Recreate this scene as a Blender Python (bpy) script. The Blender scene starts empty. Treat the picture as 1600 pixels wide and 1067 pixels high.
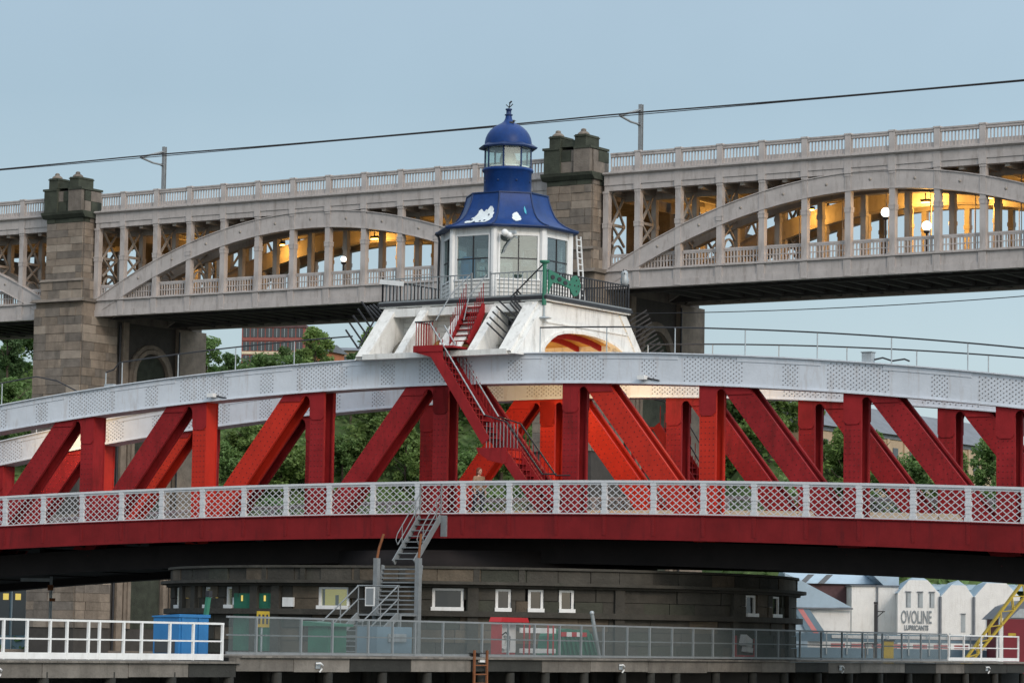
import bpy, bmesh, math, random
from mathutils import Vector, Matrix
random.seed(7)
R = math.radians
scene = bpy.context.scene
COL = scene.collection
# ------------------------------------------------------------------ camera
TH = R(33.3)
cd = bpy.data.cameras.new('camera'); cam = bpy.data.objects.new('camera', cd); COL.objects.link(cam)
cd.sensor_width = 36; cd.lens = 36 * 5100 / 1600; cd.clip_start = 1; cd.clip_end = 4000
CAM_R = Matrix.Rotation(R(90 + 5.25), 3, 'X') @ Matrix.Rotation(R(0.93), 3, 'Z')
CAMLOC = Vector((0, 0, 3.5))
cam.matrix_world = Matrix.Translation(CAMLOC) @ CAM_R.to_4x4()
scene.camera = cam
scene.render.resolution_x, scene.render.resolution_y = 1024, 682
# ------------------------------------------------------------------ sky, sun, exposure
SUN_EL, SUN_AZ = R(28), R(152)            # azimuth measured from +Y towards +X (the right of the picture)
w = bpy.data.worlds.new('World'); scene.world = w; w.use_nodes = True
nt = w.node_tree; nt.nodes.clear(); N = nt.nodes.new; LK = nt.links.new
wo = N('ShaderNodeOutputWorld'); bg1 = N('ShaderNodeBackground'); bg2 = N('ShaderNodeBackground'); add = N('ShaderNodeAddShader')
sky = N('ShaderNodeTexSky'); sky.sky_type = 'NISHITA'; sky.sun_disc = False; sky.sun_elevation = SUN_EL; sky.sun_rotation = SUN_AZ
sky.air_density = 1.0; sky.dust_density = 2.0
LK(sky.outputs[0], bg1.inputs[0]); bg1.inputs[1].default_value = 0.05
tc = N('ShaderNodeTexCoord'); sep = N('ShaderNodeSeparateXYZ'); LK(tc.outputs['Generated'], sep.inputs[0])
ramp = N('ShaderNodeValToRGB'); LK(sep.outputs['Z'], ramp.inputs[0])
e = ramp.color_ramp.elements                     # overcast cloud deck: zenith brighter than horizon
e[0].position = 0.0; e[0].color = (0.40, 0.49, 0.54, 1); e[1].position = 1.0; e[1].color = (1.20, 1.27, 1.32, 1)
x = e.new(0.09); x.color = (0.37, 0.465, 0.525, 1); x = e.new(0.165); x.color = (0.30, 0.395, 0.455, 1); x = e.new(0.34); x.color = (0.50, 0.58, 0.65, 1)
noi = N('ShaderNodeTexNoise'); noi.inputs['Scale'].default_value = 2.2; noi.inputs['Detail'].default_value = 3; LK(tc.outputs['Generated'], noi.inputs[0])
mr = N('ShaderNodeMapRange'); mr.inputs[3].default_value = 0.86; mr.inputs[4].default_value = 1.14; LK(noi.outputs[0], mr.inputs[0])
mul = N('ShaderNodeVectorMath'); mul.operation = 'SCALE'; LK(ramp.outputs[0], mul.inputs[0]); LK(mr.outputs[0], mul.inputs['Scale'])
dotn = N('ShaderNodeVectorMath'); dotn.operation = 'DOT_PRODUCT'; LK(tc.outputs['Generated'], dotn.inputs[0]); dotn.inputs[1].default_value = (0.9, -0.43, 0)
mr2 = N('ShaderNodeMapRange'); mr2.inputs[1].default_value = -1; mr2.inputs[3].default_value = 0.50; mr2.inputs[4].default_value = 1.60; LK(dotn.outputs['Value'], mr2.inputs[0])
mul2 = N('ShaderNodeVectorMath'); mul2.operation = 'SCALE'; LK(mul.outputs[0], mul2.inputs[0]); LK(mr2.outputs[0], mul2.inputs['Scale'])      # brighter towards the veiled sun
no2 = N('ShaderNodeTexNoise'); no2.inputs['Scale'].default_value = 11; no2.inputs['Detail'].default_value = 4; LK(tc.outputs['Generated'], no2.inputs[0])
mr3 = N('ShaderNodeMapRange'); mr3.inputs[1].default_value = .3; mr3.inputs[2].default_value = .7; mr3.inputs[3].default_value = .95; mr3.inputs[4].default_value = 1.05; LK(no2.outputs[0], mr3.inputs[0])
mul3 = N('ShaderNodeVectorMath'); mul3.operation = 'SCALE'; LK(mul2.outputs[0], mul3.inputs[0]); LK(mr3.outputs[0], mul3.inputs['Scale'])
LK(mul3.outputs[0], bg2.inputs[0]); bg2.inputs[1].default_value = 1.03
LK(bg1.outputs[0], add.inputs[0]); LK(bg2.outputs[0], add.inputs[1]); LK(add.outputs[0], wo.inputs[0])
sd = bpy.data.lights.new('sun', 'SUN'); sd.energy = 1.2; sd.angle = R(14); sd.color = (1.0, 0.86, 0.74)
sun = bpy.data.objects.new('sun', sd); COL.objects.link(sun)
sdir = Vector((math.sin(SUN_AZ) * math.cos(SUN_EL), math.cos(SUN_AZ) * math.cos(SUN_EL), math.sin(SUN_EL)))
sun.rotation_euler = sdir.to_track_quat('Z', 'Y').to_euler()
scene.view_settings.view_transform = 'Standard'; scene.view_settings.look = 'None'
scene.view_settings.exposure = 0.0; scene.view_settings.gamma = 1.0; scene.view_settings.use_curve_mapping = False
# ------------------------------------------------------------------ materials
def paint(name, col, rough=0.55, var=0.18, scale=1.2, bump=0.12, dirt=0.0, dirtcol=(0.06, 0.05, 0.04), metallic=0.0, rnd=0.0, spec=0.4, world=False, trans=0.0, dsc=1.0):
    m = bpy.data.materials.new(name); m.use_nodes = True; t = m.node_tree; n = t.nodes; l = t.links
    b = n['Principled BSDF']; b.inputs['Roughness'].default_value = rough; b.inputs['Metallic'].default_value = metallic
    b.inputs['Specular IOR Level'].default_value = spec
    tcn = n.new('ShaderNodeTexCoord'); CO = n.new('ShaderNodeNewGeometry').outputs['Position'] if world else tcn.outputs['Object']
    no = n.new('ShaderNodeTexNoise'); no.inputs['Scale'].default_value = scale; no.inputs['Detail'].default_value = 7; no.inputs['Roughness'].default_value = 0.65
    l.new(CO, no.inputs['Vector'])
    cr = n.new('ShaderNodeValToRGB'); cr.color_ramp.elements[0].position = .28; cr.color_ramp.elements[1].position = .72
    cr.color_ramp.elements[0].color = (*[c * (1 - var) for c in col], 1); cr.color_ramp.elements[1].color = (*[min(1, c * (1 + var)) for c in col], 1)
    l.new(no.outputs[0], cr.inputs[0]); out = cr.outputs[0]
    if dirt > 0:
        mp = n.new('ShaderNodeMapping'); mp.inputs['Scale'].default_value = (2.2*dsc, 2.2*dsc, 0.35*dsc); l.new(CO, mp.inputs[0])
        n2 = n.new('ShaderNodeTexNoise'); n2.inputs['Scale'].default_value = 1.6; n2.inputs['Detail'].default_value = 8; n2.inputs['Roughness'].default_value = .7
        l.new(mp.outputs[0], n2.inputs['Vector'])
        r2 = n.new('ShaderNodeMapRange'); r2.inputs[1].default_value = .52; r2.inputs[2].default_value = .78; r2.inputs[4].default_value = dirt; l.new(n2.outputs[0], r2.inputs[0])
        mx = n.new('ShaderNodeMix'); mx.data_type = 'RGBA'; mx.inputs['B'].default_value = (*dirtcol, 1)
        l.new(r2.outputs[0], mx.inputs['Factor']); l.new(out, mx.inputs['A']); out = mx.outputs['Result']
    if rnd > 0:
        oi = n.new('ShaderNodeObjectInfo'); mr_ = n.new('ShaderNodeMapRange'); mr_.inputs[3].default_value = 1 - rnd; mr_.inputs[4].default_value = 1 + rnd
        l.new(oi.outputs['Random'], mr_.inputs[0])
        sc = n.new('ShaderNodeVectorMath'); sc.operation = 'SCALE'; l.new(out, sc.inputs[0]); l.new(mr_.outputs[0], sc.inputs['Scale']); out = sc.outputs[0]
    l.new(out, b.inputs['Base Color'])
    if bump > 0:
        n3 = n.new('ShaderNodeTexNoise'); n3.inputs['Scale'].default_value = scale * 9; n3.inputs['Detail'].default_value = 5; l.new(CO, n3.inputs['Vector'])
        bp = n.new('ShaderNodeBump'); bp.inputs['Strength'].default_value = bump; bp.inputs['Distance'].default_value = .05
        l.new(n3.outputs[0], bp.inputs['Height']); l.new(bp.outputs[0], b.inputs['Normal'])
    if trans > 0:
        tl = n.new('ShaderNodeBsdfTranslucent'); l.new(out, tl.inputs[0]); ms = n.new('ShaderNodeMixShader'); ms.inputs[0].default_value = trans
        l.new(b.outputs[0], ms.inputs[1]); l.new(tl.outputs[0], ms.inputs[2]); l.new(ms.outputs[0], n['Material Output'].inputs[0])
    return m
def emit(name, col, s):
    m = bpy.data.materials.new(name); m.use_nodes = True; b = m.node_tree.nodes['Principled BSDF']
    b.inputs['Base Color'].default_value = (*col, 1); b.inputs['Emission Color'].default_value = (*col, 1); b.inputs['Emission Strength'].default_value = s
    return m
def glass(name, tint=(.8, .9, .9), refl=.25, body=(.3, .35, .36), bf=.15):
    m = bpy.data.materials.new(name); m.use_nodes = True; t = m.node_tree; n = t.nodes; l = t.links
    n.remove(n['Principled BSDF']); o = n['Material Output']
    tr = n.new('ShaderNodeBsdfTransparent'); tr.inputs[0].default_value = (*tint, 1)
    df = n.new('ShaderNodeBsdfDiffuse'); df.inputs[0].default_value = (*body, 1)
    gl = n.new('ShaderNodeBsdfGlossy'); gl.inputs['Roughness'].default_value = .04
    m1 = n.new('ShaderNodeMixShader'); m1.inputs[0].default_value = bf; l.new(tr.outputs[0], m1.inputs[1]); l.new(df.outputs[0], m1.inputs[2])
    m2 = n.new('ShaderNodeMixShader'); m2.inputs[0].default_value = refl; l.new(m1.outputs[0], m2.inputs[1]); l.new(gl.outputs[0], m2.inputs[2])
    l.new(m2.outputs[0], o.inputs[0]); return m
M = dict(
    red=paint('crimson_paint', (.27, .018, .021), .65, .25, .9, .15, .8, (.095, .014, .012), spec=.15),
    red2=paint('lit_red_paint', (.5, .028, .014), .55, .16, .8, .12, .45, (.22, .02, .012), spec=.2),  # brighter copy of the truss red: light put into the colour
    redfas=paint('fascia_red_paint', (.19, .014, .016), .6, .26, .7, .10, .85, (.08, .012, .014), spec=.15),
    chord=paint('pale_chord_paint', (.62, .66, .71), .55, .09, 1.0, .15, .6, (.36, .29, .24)),
    rivw=paint('weathered_rivet', (.20, .20, .21), .6, .1, 1, 0),
    rivr=paint('red_rivet', (.10, .008, .01), .6, .1, 1, 0),
    white=paint('white_paint', (.74, .75, .74), .5, .08, 1.5, .15, .35, (.33, .30, .26)),
    whitetim=paint('weathered_white_timber', (.74, .74, .71), .65, .1, 2.0, .3, .75, (.24, .21, .17)),
    lattice=paint('white_lattice_paint', (.60, .62, .64), .5, .08, 2, .1, .3, (.35, .33, .32)),
    under=paint('shade_black_underside', (.018, .014, .014), .8, .3, 1, .1),  # near-black colour stands in for the shade beneath the bridge
    blue=paint('deep_blue_roof', (.008, .040, .165), .42, .25, 1.8, .12, .55, (.035, .065, .15), spec=.2),
    bluedark=paint('dark_blue_trim', (.01, .03, .10), .45, .15, 2, .05),
    patch=paint('white_roof_patch', (.66, .72, .74), .7, .12, 5, .3, .5, (.3, .33, .36)),  # pale colour of the white patches on the roof
    turq=paint('turquoise_primer', (.06, .38, .5), .6, .12, 5, .2),
    iron=paint('black_iron', (.025, .025, .028), .5, .3, 3, .1),
    grey=paint('grey_painted_steel', (.22, .24, .25), .5, .15, 2, .1, .3, (.09, .07, .06)),
    stairsteel=paint('dull_stair_steel', (.19, .21, .22), .6, .2, 3, .1, .5, (.13, .08, .05)),
    galv=paint('galvanised_steel', (.36, .40, .42), .45, .15, 3, .1, .4, (.2, .15, .11), metallic=.25),
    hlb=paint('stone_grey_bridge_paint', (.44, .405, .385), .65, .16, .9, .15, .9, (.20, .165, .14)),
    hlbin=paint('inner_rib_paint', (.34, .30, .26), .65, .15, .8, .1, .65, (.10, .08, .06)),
    hlbdark=paint('dark_deck_underside', (.06, .056, .052), .8, .3, .5, .1),  # much darker base colour for the rear bridge's lower deck members
    track=paint('deck_surface', (.08, .08, .08), .9, .2, 1, .1),
    stoneA=paint('sooty_sandstone', (.165, .142, .12), .9, .35, 1.1, .6, .75, (.05, .048, .042), rnd=0.14, world=True, dsc=.33),
    stoneB=paint('brown_sandstone', (.215, .175, .138), .9, .30, 1.3, .6, .75, (.07, .06, .05), rnd=0.13, world=True, dsc=.33),
    stoneC=paint('pale_sandstone', (.285, .24, .195), .9, .25, 1.3, .6, .4, (.12, .10, .08), rnd=0.09, world=True, dsc=.33),
    stoneG=paint('mossy_black_stone', (.045, .052, .038), .95, .4, 1.5, .6, .5, (.02, .022, .018), rnd=0.09, world=True, dsc=.33),
    mortar=paint('dark_mortar', (.06, .055, .05), .95, .2, 2, .2, world=True),
    drumA=paint('dark_river_stone', (.052, .048, .040), .9, .35, 1.0, .6, .6, (.03, .035, .024), rnd=0.16, world=True, dsc=.33),
    drumB=paint('brown_river_stone', (.10, .08, .058), .9, .35, 1.2, .6, .5, (.05, .045, .03), rnd=0.14, world=True, dsc=.33),
    drumC=paint('mossy_river_stone', (.048, .050, .038), .9, .3, 1.2, .6, .5, (.03, .03, .02), rnd=0.14, world=True, dsc=.33),
    timber=paint('weathered_timber', (.17, .155, .135), .9, .35, 1.2, .5, .6, (.05, .05, .04), rnd=0.18, world=True),
    timberdk=paint('wet_dark_timber', (.03, .03, .026), .8, .3, 1.5, .4, rnd=0.18, world=True),
    leafA=paint('leaf_mid_green', (.135, .225, .072), .6, .35, .5, 0, rnd=.3, world=True, trans=.4),
    leafB=paint('leaf_dark_green', (.105, .19, .07), .6, .35, .5, 0, rnd=.3, world=True, trans=.4),
    leafC=paint('leaf_bright_green', (.17, .255, .075), .6, .3, .5, 0, rnd=.25, world=True, trans=.4),
    bark=paint('bark', (.07, .055, .04), .9, .3, 4, .5),
    grass=paint('grassy_hillside', (.07, .11, .035), .95, .35, .12, .3),
    mud=paint('river_bank', (.10, .09, .075), .9, .3, .3, .3),
    water=paint('river_water', (.035, .045, .042), .08, .1, .2, .5, spec=.5),
    brick=paint('red_brick', (.26, .085, .075), .85, .15, 2, .2, .3, (.12, .07, .06)),
    brickor=paint('orange_brick', (.38, .14, .07), .85, .15, 2, .2),
    slate=paint('grey_slate', (.15, .165, .185), .7, .2, 1, .3, .3, (.08, .085, .09)),
    tan=paint('tan_render', (.44, .33, .225), .85, .15, 1, .2, .35, (.2, .15, .1)),
    whitewash=paint('whitewashed_brick', (.74, .74, .72), .8, .08, 1.2, .4, .6, (.45, .42, .38)),
    winddk=paint('dark_window', (.05, .055, .06), .2, .1, 1, 0, spec=.6),
    lettering=paint('faded_grey_lettering', (.20, .23, .25), .8, .3, 5, 0, .8, (.55, .55, .53)),
    roofblue=paint('pale_blue_metal_roof', (.35, .46, .55), .45, .1, 1, .05, .2, (.25, .33, .4)),
    pink=paint('salmon_panel', (.58, .22, .22), .6, .1, 1, .05),
    steelblue=paint('blue_grey_panel', (.15, .23, .29), .5, .12, 1, .05),
    maroon=paint('maroon_shed_panel', (.17, .012, .022), .6, .15, 1, .1),
    darkpurple=paint('dark_plum_brick', (.10, .055, .06), .85, .2, 2, .2),
    yellow=paint('crane_yellow', (.42, .30, .025), .5, .2, 2, .1, .3, (.12, .09, .04)),
    skip=paint('bright_blue_paint', (.03, .17, .40), .5, .12, 1.5, .1, .25, (.05, .12, .22)),
    barrel=paint('blue_plastic', (.03, .30, .62), .4, .05, 2, 0),
    green=paint('bracket_green', (.03, .16, .10), .5, .15, 3, .1),
    greentarp=paint('green_tarpaulin', (.02, .14, .085), .7, .2, 2, .4),
    signred=paint('sign_red', (.42, .02, .025), .5, .1, 2, .05),
    cream=paint('cream_concrete', (.62, .52, .38), .8, .15, 2, .2, .35, (.28, .22, .15)),
    soffit=paint('orange_soffit', (.50, .28, .07), .5, .35, 1.8, .15, .5, (.22, .06, .02)),  # orange base colour of the arch soffit
    skin=paint('skin', (.52, .30, .22), .6, .05, 5, 0), hair=paint('auburn_hair', (.16, .045, .02), .6, .2, 8, .2),
    coat=paint('brown_coat', (.30, .19, .12), .85, .2, 5, .3), trousers=paint('dark_trousers', (.03, .03, .04), .9, .2, 4, .2),
    rust=paint('rusted_steel', (.20, .075, .03), .85, .3, 4, .3),
    nest=paint('grey_nest_twigs', (.20, .185, .15), .95, .5, 6, 1.0),
    inner=paint('cabin_inner_wall', (.22, .23, .22), .8, .1, 2, 0),
    curtain=paint('pale_curtain', (.6, .55, .5), .9, .1, 2, .1),
    pane=glass('window_glass', (.72, .80, .80), .17, (.25, .3, .3), .08),
    lantern=glass('lantern_glass', (.9, .96, .94), .10, (.7, .75, .7), .06),
    dkpane=glass('dark_window_glass', (.22, .25, .27), .09, (.02, .024, .028), .5),
    mesh=glass('fine_wire_mesh', (1, 1, 1), 0.0, (.17, .205, .21), .22),
    sodium=emit('sodium_lamp', (1.0, .55, .12), 12), globe=emit('white_globe_lamp', (1.0, .97, .88), 3.0),
    litwin=emit('lit_room', (.85, .62, .14), .55), warmbulb=emit('warm_bulkhead_lamp', (1, .7, .35), 8),
)
# ------------------------------------------------------------------ helpers
class MB:
    """collects boxes, prisms, bars, tubes and lathes into one mesh"""
    def __init__(s): s.v = []; s.f = []; s.sm = []
    def addv(s, vs, fs, smooth=False):
        o = len(s.v); s.v += [tuple(p) for p in vs]
        for f in fs: s.f.append([i + o for i in f]); s.sm.append(smooth)
    def box(s, x0, x1, y0, y1, z0, z1):
        s.addv([(x0,y0,z0),(x1,y0,z0),(x1,y1,z0),(x0,y1,z0),(x0,y0,z1),(x1,y0,z1),(x1,y1,z1),(x0,y1,z1)],
               [(0,3,2,1),(4,5,6,7),(0,1,5,4),(1,2,6,5),(2,3,7,6),(3,0,4,7)]); return s
    def prism(s, poly, a, b, axis='y'):
        """2-D polygon swept along an axis: 'y' poly=(x,z); 'x' poly=(y,z); 'z' poly=(x,y)"""
        n = len(poly)
        P = {'y': lambda p, t: (p[0], t, p[1]), 'x': lambda p, t: (t, p[0], p[1]), 'z': lambda p, t: (p[0], p[1], t)}[axis]
        vs = [P(p, a) for p in poly] + [P(p, b) for p in poly]
        s.addv(vs, [tuple(range(n))[::-1], tuple(range(n, 2*n))] + [(i, (i+1) % n, n+(i+1) % n, n+i) for i in range(n)]); return s
    def bar(s, p0, p1, w, h, up=(0, 0, 1)):
        p0, p1 = Vector(p0), Vector(p1); d = (p1 - p0).normalized(); u = Vector(up); r = d.cross(u)
        if r.length < 1e-4: r = d.cross(Vector((0, 1, 0)))
        r.normalize(); u = r.cross(d); r *= w / 2; u *= h / 2
        vs = [p + a*r + b*u for p in (p0, p1) for a, b in ((-1,-1),(1,-1),(1,1),(-1,1))]
        s.addv(vs, [(0,1,2,3),(7,6,5,4),(0,4,5,1),(1,5,6,2),(2,6,7,3),(3,7,4,0)]); return s
    def tube(s, pts, r, n=6, r1=None):
        pts = [Vector(p) for p in pts]; vs = []; k = len(pts)
        for i, p in enumerate(pts):
            d = (pts[min(i+1, k-1)] - pts[max(i-1, 0)]).normalized()
            a = d.cross(Vector((0, 0, 1))) if abs(d.z) < .95 else d.cross(Vector((1, 0, 0)))
            a.normalize(); b = d.cross(a); rr = r if r1 is None else r + (r1 - r) * i / (k - 1)
            vs += [p + a * rr * math.cos(2*math.pi*j/n) + b * rr * math.sin(2*math.pi*j/n) for j in range(n)]
        fs = [(i*n+j, i*n+(j+1) % n, (i+1)*n+(j+1) % n, (i+1)*n+j) for i in range(k-1) for j in range(n)]
        s.addv(vs, fs, True); s.addv(vs[:n], [tuple(range(n))]); s.addv(vs[-n:], [tuple(range(n))[::-1]]); return s
    def lathe(s, prof, n=24, cx=0, cy=0, phase=0, smooth=True):
        vs = [(cx + r*math.cos(phase+2*math.pi*j/n), cy + r*math.sin(phase+2*math.pi*j/n), z) for r, z in prof for j in range(n)]
        fs = [(i*n+j, i*n+(j+1) % n, (i+1)*n+(j+1) % n, (i+1)*n+j) for i in range(len(prof)-1) for j in range(n)]
        s.addv(vs, fs, smooth); return s
    def sphere(s, c, r, n=12, sq=(1, 1, 1)):
        m = n // 2; vs = []; fs = []
        for i in range(m + 1):
            a = math.pi * i / m
            vs += [(c[0] + sq[0]*r*math.sin(a)*math.cos(2*math.pi*j/n), c[1] + sq[1]*r*math.sin(a)*math.sin(2*math.pi*j/n), c[2] + sq[2]*r*math.cos(a)) for j in range(n)]
        fs = [(i*n+j, (i+1)*n+j, (i+1)*n+(j+1) % n, i*n+(j+1) % n) for i in range(m) for j in range(n)]
        s.addv(vs, fs, True); return s
    def mesh(s, name, mat):
        me = bpy.data.meshes.new(name); me.from_pydata(s.v, [], s.f); me.polygons.foreach_set('use_smooth', s.sm)
        bm = bmesh.new(); bm.from_mesh(me); bmesh.ops.recalc_face_normals(bm, faces=bm.faces); bm.to_mesh(me); bm.free()
        me.materials.append(M[mat] if isinstance(mat, str) else mat); return me
    def build(s, name, mat, parent=None, loc=None):
        o = bpy.data.objects.new(name, s.mesh(name, mat)); COL.objects.link(o)
        if parent: o.parent = parent
        if loc: o.location = loc
        return o
def tag(o, label=None, cat=None, group=None, kind=None):
    if label: o['label'] = label
    if cat: o['category'] = cat
    if group: o['group'] = group
    if kind: o['kind'] = kind
    return o
def thing(name, loc, label, cat, rz=0, group=None):
    o = bpy.data.objects.new(name, None); COL.objects.link(o); o.location = loc; o.rotation_euler = (0, 0, rz); o.empty_display_size = .2
    return tag(o, label, cat, group)
def inst(name, me, parent=None, loc=(0, 0, 0), rot=(0, 0, 0), scale=None, kind=None):
    o = bpy.data.objects.new(name, me); COL.objects.link(o); o.parent = parent; o.location = loc; o.rotation_euler = rot
    if scale: o.scale = scale
    if kind: o['kind'] = kind
    return o
def copy_tree(o, parent=None):
    c = o.copy(); COL.objects.link(c)
    if parent: c.parent = parent
    for ch in list(o.children): copy_tree(ch, c)
    return c
def point_light(name, parent, loc, power, col=(1, .55, .18), size=.25):
    l = bpy.data.lights.new(name, 'POINT'); l.energy = power; l.color = col; l.shadow_soft_size = size
    o = bpy.data.objects.new(name, l); COL.objects.link(o); o.parent = parent; o.location = loc; return o
def ray(px, py): return CAM_R @ Vector(((px - 800) / 5100, -(py - 533.5) / 5100, -1))
def at(px, py, Y):
    """where a sight line of the survey photograph meets the vertical plane at distance Y"""
    d = ray(px, py); return CAMLOC + d * (Y / d.y)
# the two bridges run parallel: local x along the bridge, y away from the camera
SW = (-2.624435, 131.723932, 0)
HL = (0, 214.6, 0)
RZ = -TH
def sw(s, v, z=0): return Vector((SW[0] + s*math.cos(TH) + v*math.sin(TH), SW[1] - s*math.sin(TH) + v*math.cos(TH), z))
def hl(s, v, z=0): return Vector((HL[0] + s*math.cos(TH) + v*math.sin(TH), HL[1] - s*math.sin(TH) + v*math.cos(TH), z))
# ================================================================== ground, river, hillside
def sheet(name, pts, mat):
    mb = MB(); mb.addv(pts, [tuple(range(len(pts)))]); return tag(mb.build(name, mat), kind='structure')
sheet('river', [(-1500, -300, 0), (1500, -300, 0), (1500, 238, 0), (-1500, 238, 0)], 'water')
sheet('ground', [(-3000, 237, 2.2), (3000, 237, 2.2), (3000, 3500, 2.2), (-3000, 3500, 2.2)], 'mud')
def smooth(t): t = max(0, min(1, t)); return t * t * (3 - 2 * t)
def hillz(x, y):
    right = smooth((x - 8) / 14); y0 = 286 - 26 * right
    top = (25.5 + 3.5 * smooth((-x - 32) / 14)) * (1 - smooth((x + 4) / 22)) + 19.0 * smooth((x + 4) / 22) - 6.0 * smooth((x - 26.5) / 6)
    return 2.21 + smooth((y - y0) / (40 - 18 * right)) * (top + 1.0 * math.sin(x * .17) + .7 * math.sin(x * .33 + y * .1)) + .02 * max(0, y - 330)
g = MB(); nx, ny = 100, 60
vs = [(-150 + 300*i/nx, 256 + 260*j/ny, hillz(-150 + 300*i/nx, 256 + 260*j/ny)) for j in range(ny+1) for i in range(nx+1)]
g.addv(vs, [(j*(nx+1)+i, j*(nx+1)+i+1, (j+1)*(nx+1)+i+1, (j+1)*(nx+1)+i) for j in range(ny) for i in range(nx)], True)
tag(g.build('hillside', 'grass'), kind='structure')
q = MB().box(-160, 160, 236.4, 237.6, -2, 2.4).build('quay_wall', 'stoneA'); tag(q, 'long low stone quay wall along the far bank behind the piers', 'wall')
# ================================================================== swing bridge
topT = lambda s: 14.92 - .0025*s*s
topB = lambda s: 13.79 - .00245*s*s
railT = lambda s: 9.76 - .00075*s*s
railB = lambda s: 8.44 - .00077*s*s
fasB = lambda s: 7.57 - .00088*s*s
lowB = lambda s: 6.62 - .0012*s*s
S0, S1 = -37, 34
bridge = thing('swing_bridge', SW, 'red and white iron swing bridge with arched white top chords and lattice parapet', 'bridge', RZ)
def ribbon(zt, zb, v0, v1, a=S0, b=S1, step=1.0):
    m = MB(); n = int((b - a) / step); ss = [a + (b - a)*i/n for i in range(n+1)]
    vs = []
    for s in ss: vs += [(s, v0, zb(s)), (s, v1, zb(s)), (s, v1, zt(s)), (s, v0, zt(s))]
    fs = []
    for i in range(n):
        for j in range(4): fs.append((4*i+j, 4*i+(j+1) % 4, 4*i+4+(j+1) % 4, 4*i+4+j))
    fs += [(0, 1, 2, 3), tuple(4*n+j for j in range(4))[::-1]]
    m.addv(vs, fs); return m
def rivets(pts, y, r=.034, out=-1, h=.03):
    m = MB()
    for x, z in pts:
        m.addv([(x-r, y, z), (x, y, z-r), (x+r, y, z), (x, y, z+r), (x, y + out*h, z)], [(0,1,4),(1,2,4),(2,3,4),(3,0,4)])
    return m
NODES = [6.2 * k for k in range(-6, 6)]
def joint(mb, s0, zb, y0, y1, sg):
    """plate tying upright and diagonal under the chord, with the round-headed slot"""
    P = [(-.37, .03), (1.67, .02), (1.96, -.36), (.86, -.36), (.80, -.24), (.70, -.16), (.60, -.14), (.50, -.16), (.42, -.24), (.37, -.38), (.37, -1.0), (.22, -1.14), (-.22, -1.14), (-.37, -1.0)]
    mb.prism([(s0 + sg*a, zb + b) for a, b in P], y0, y1)
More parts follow.
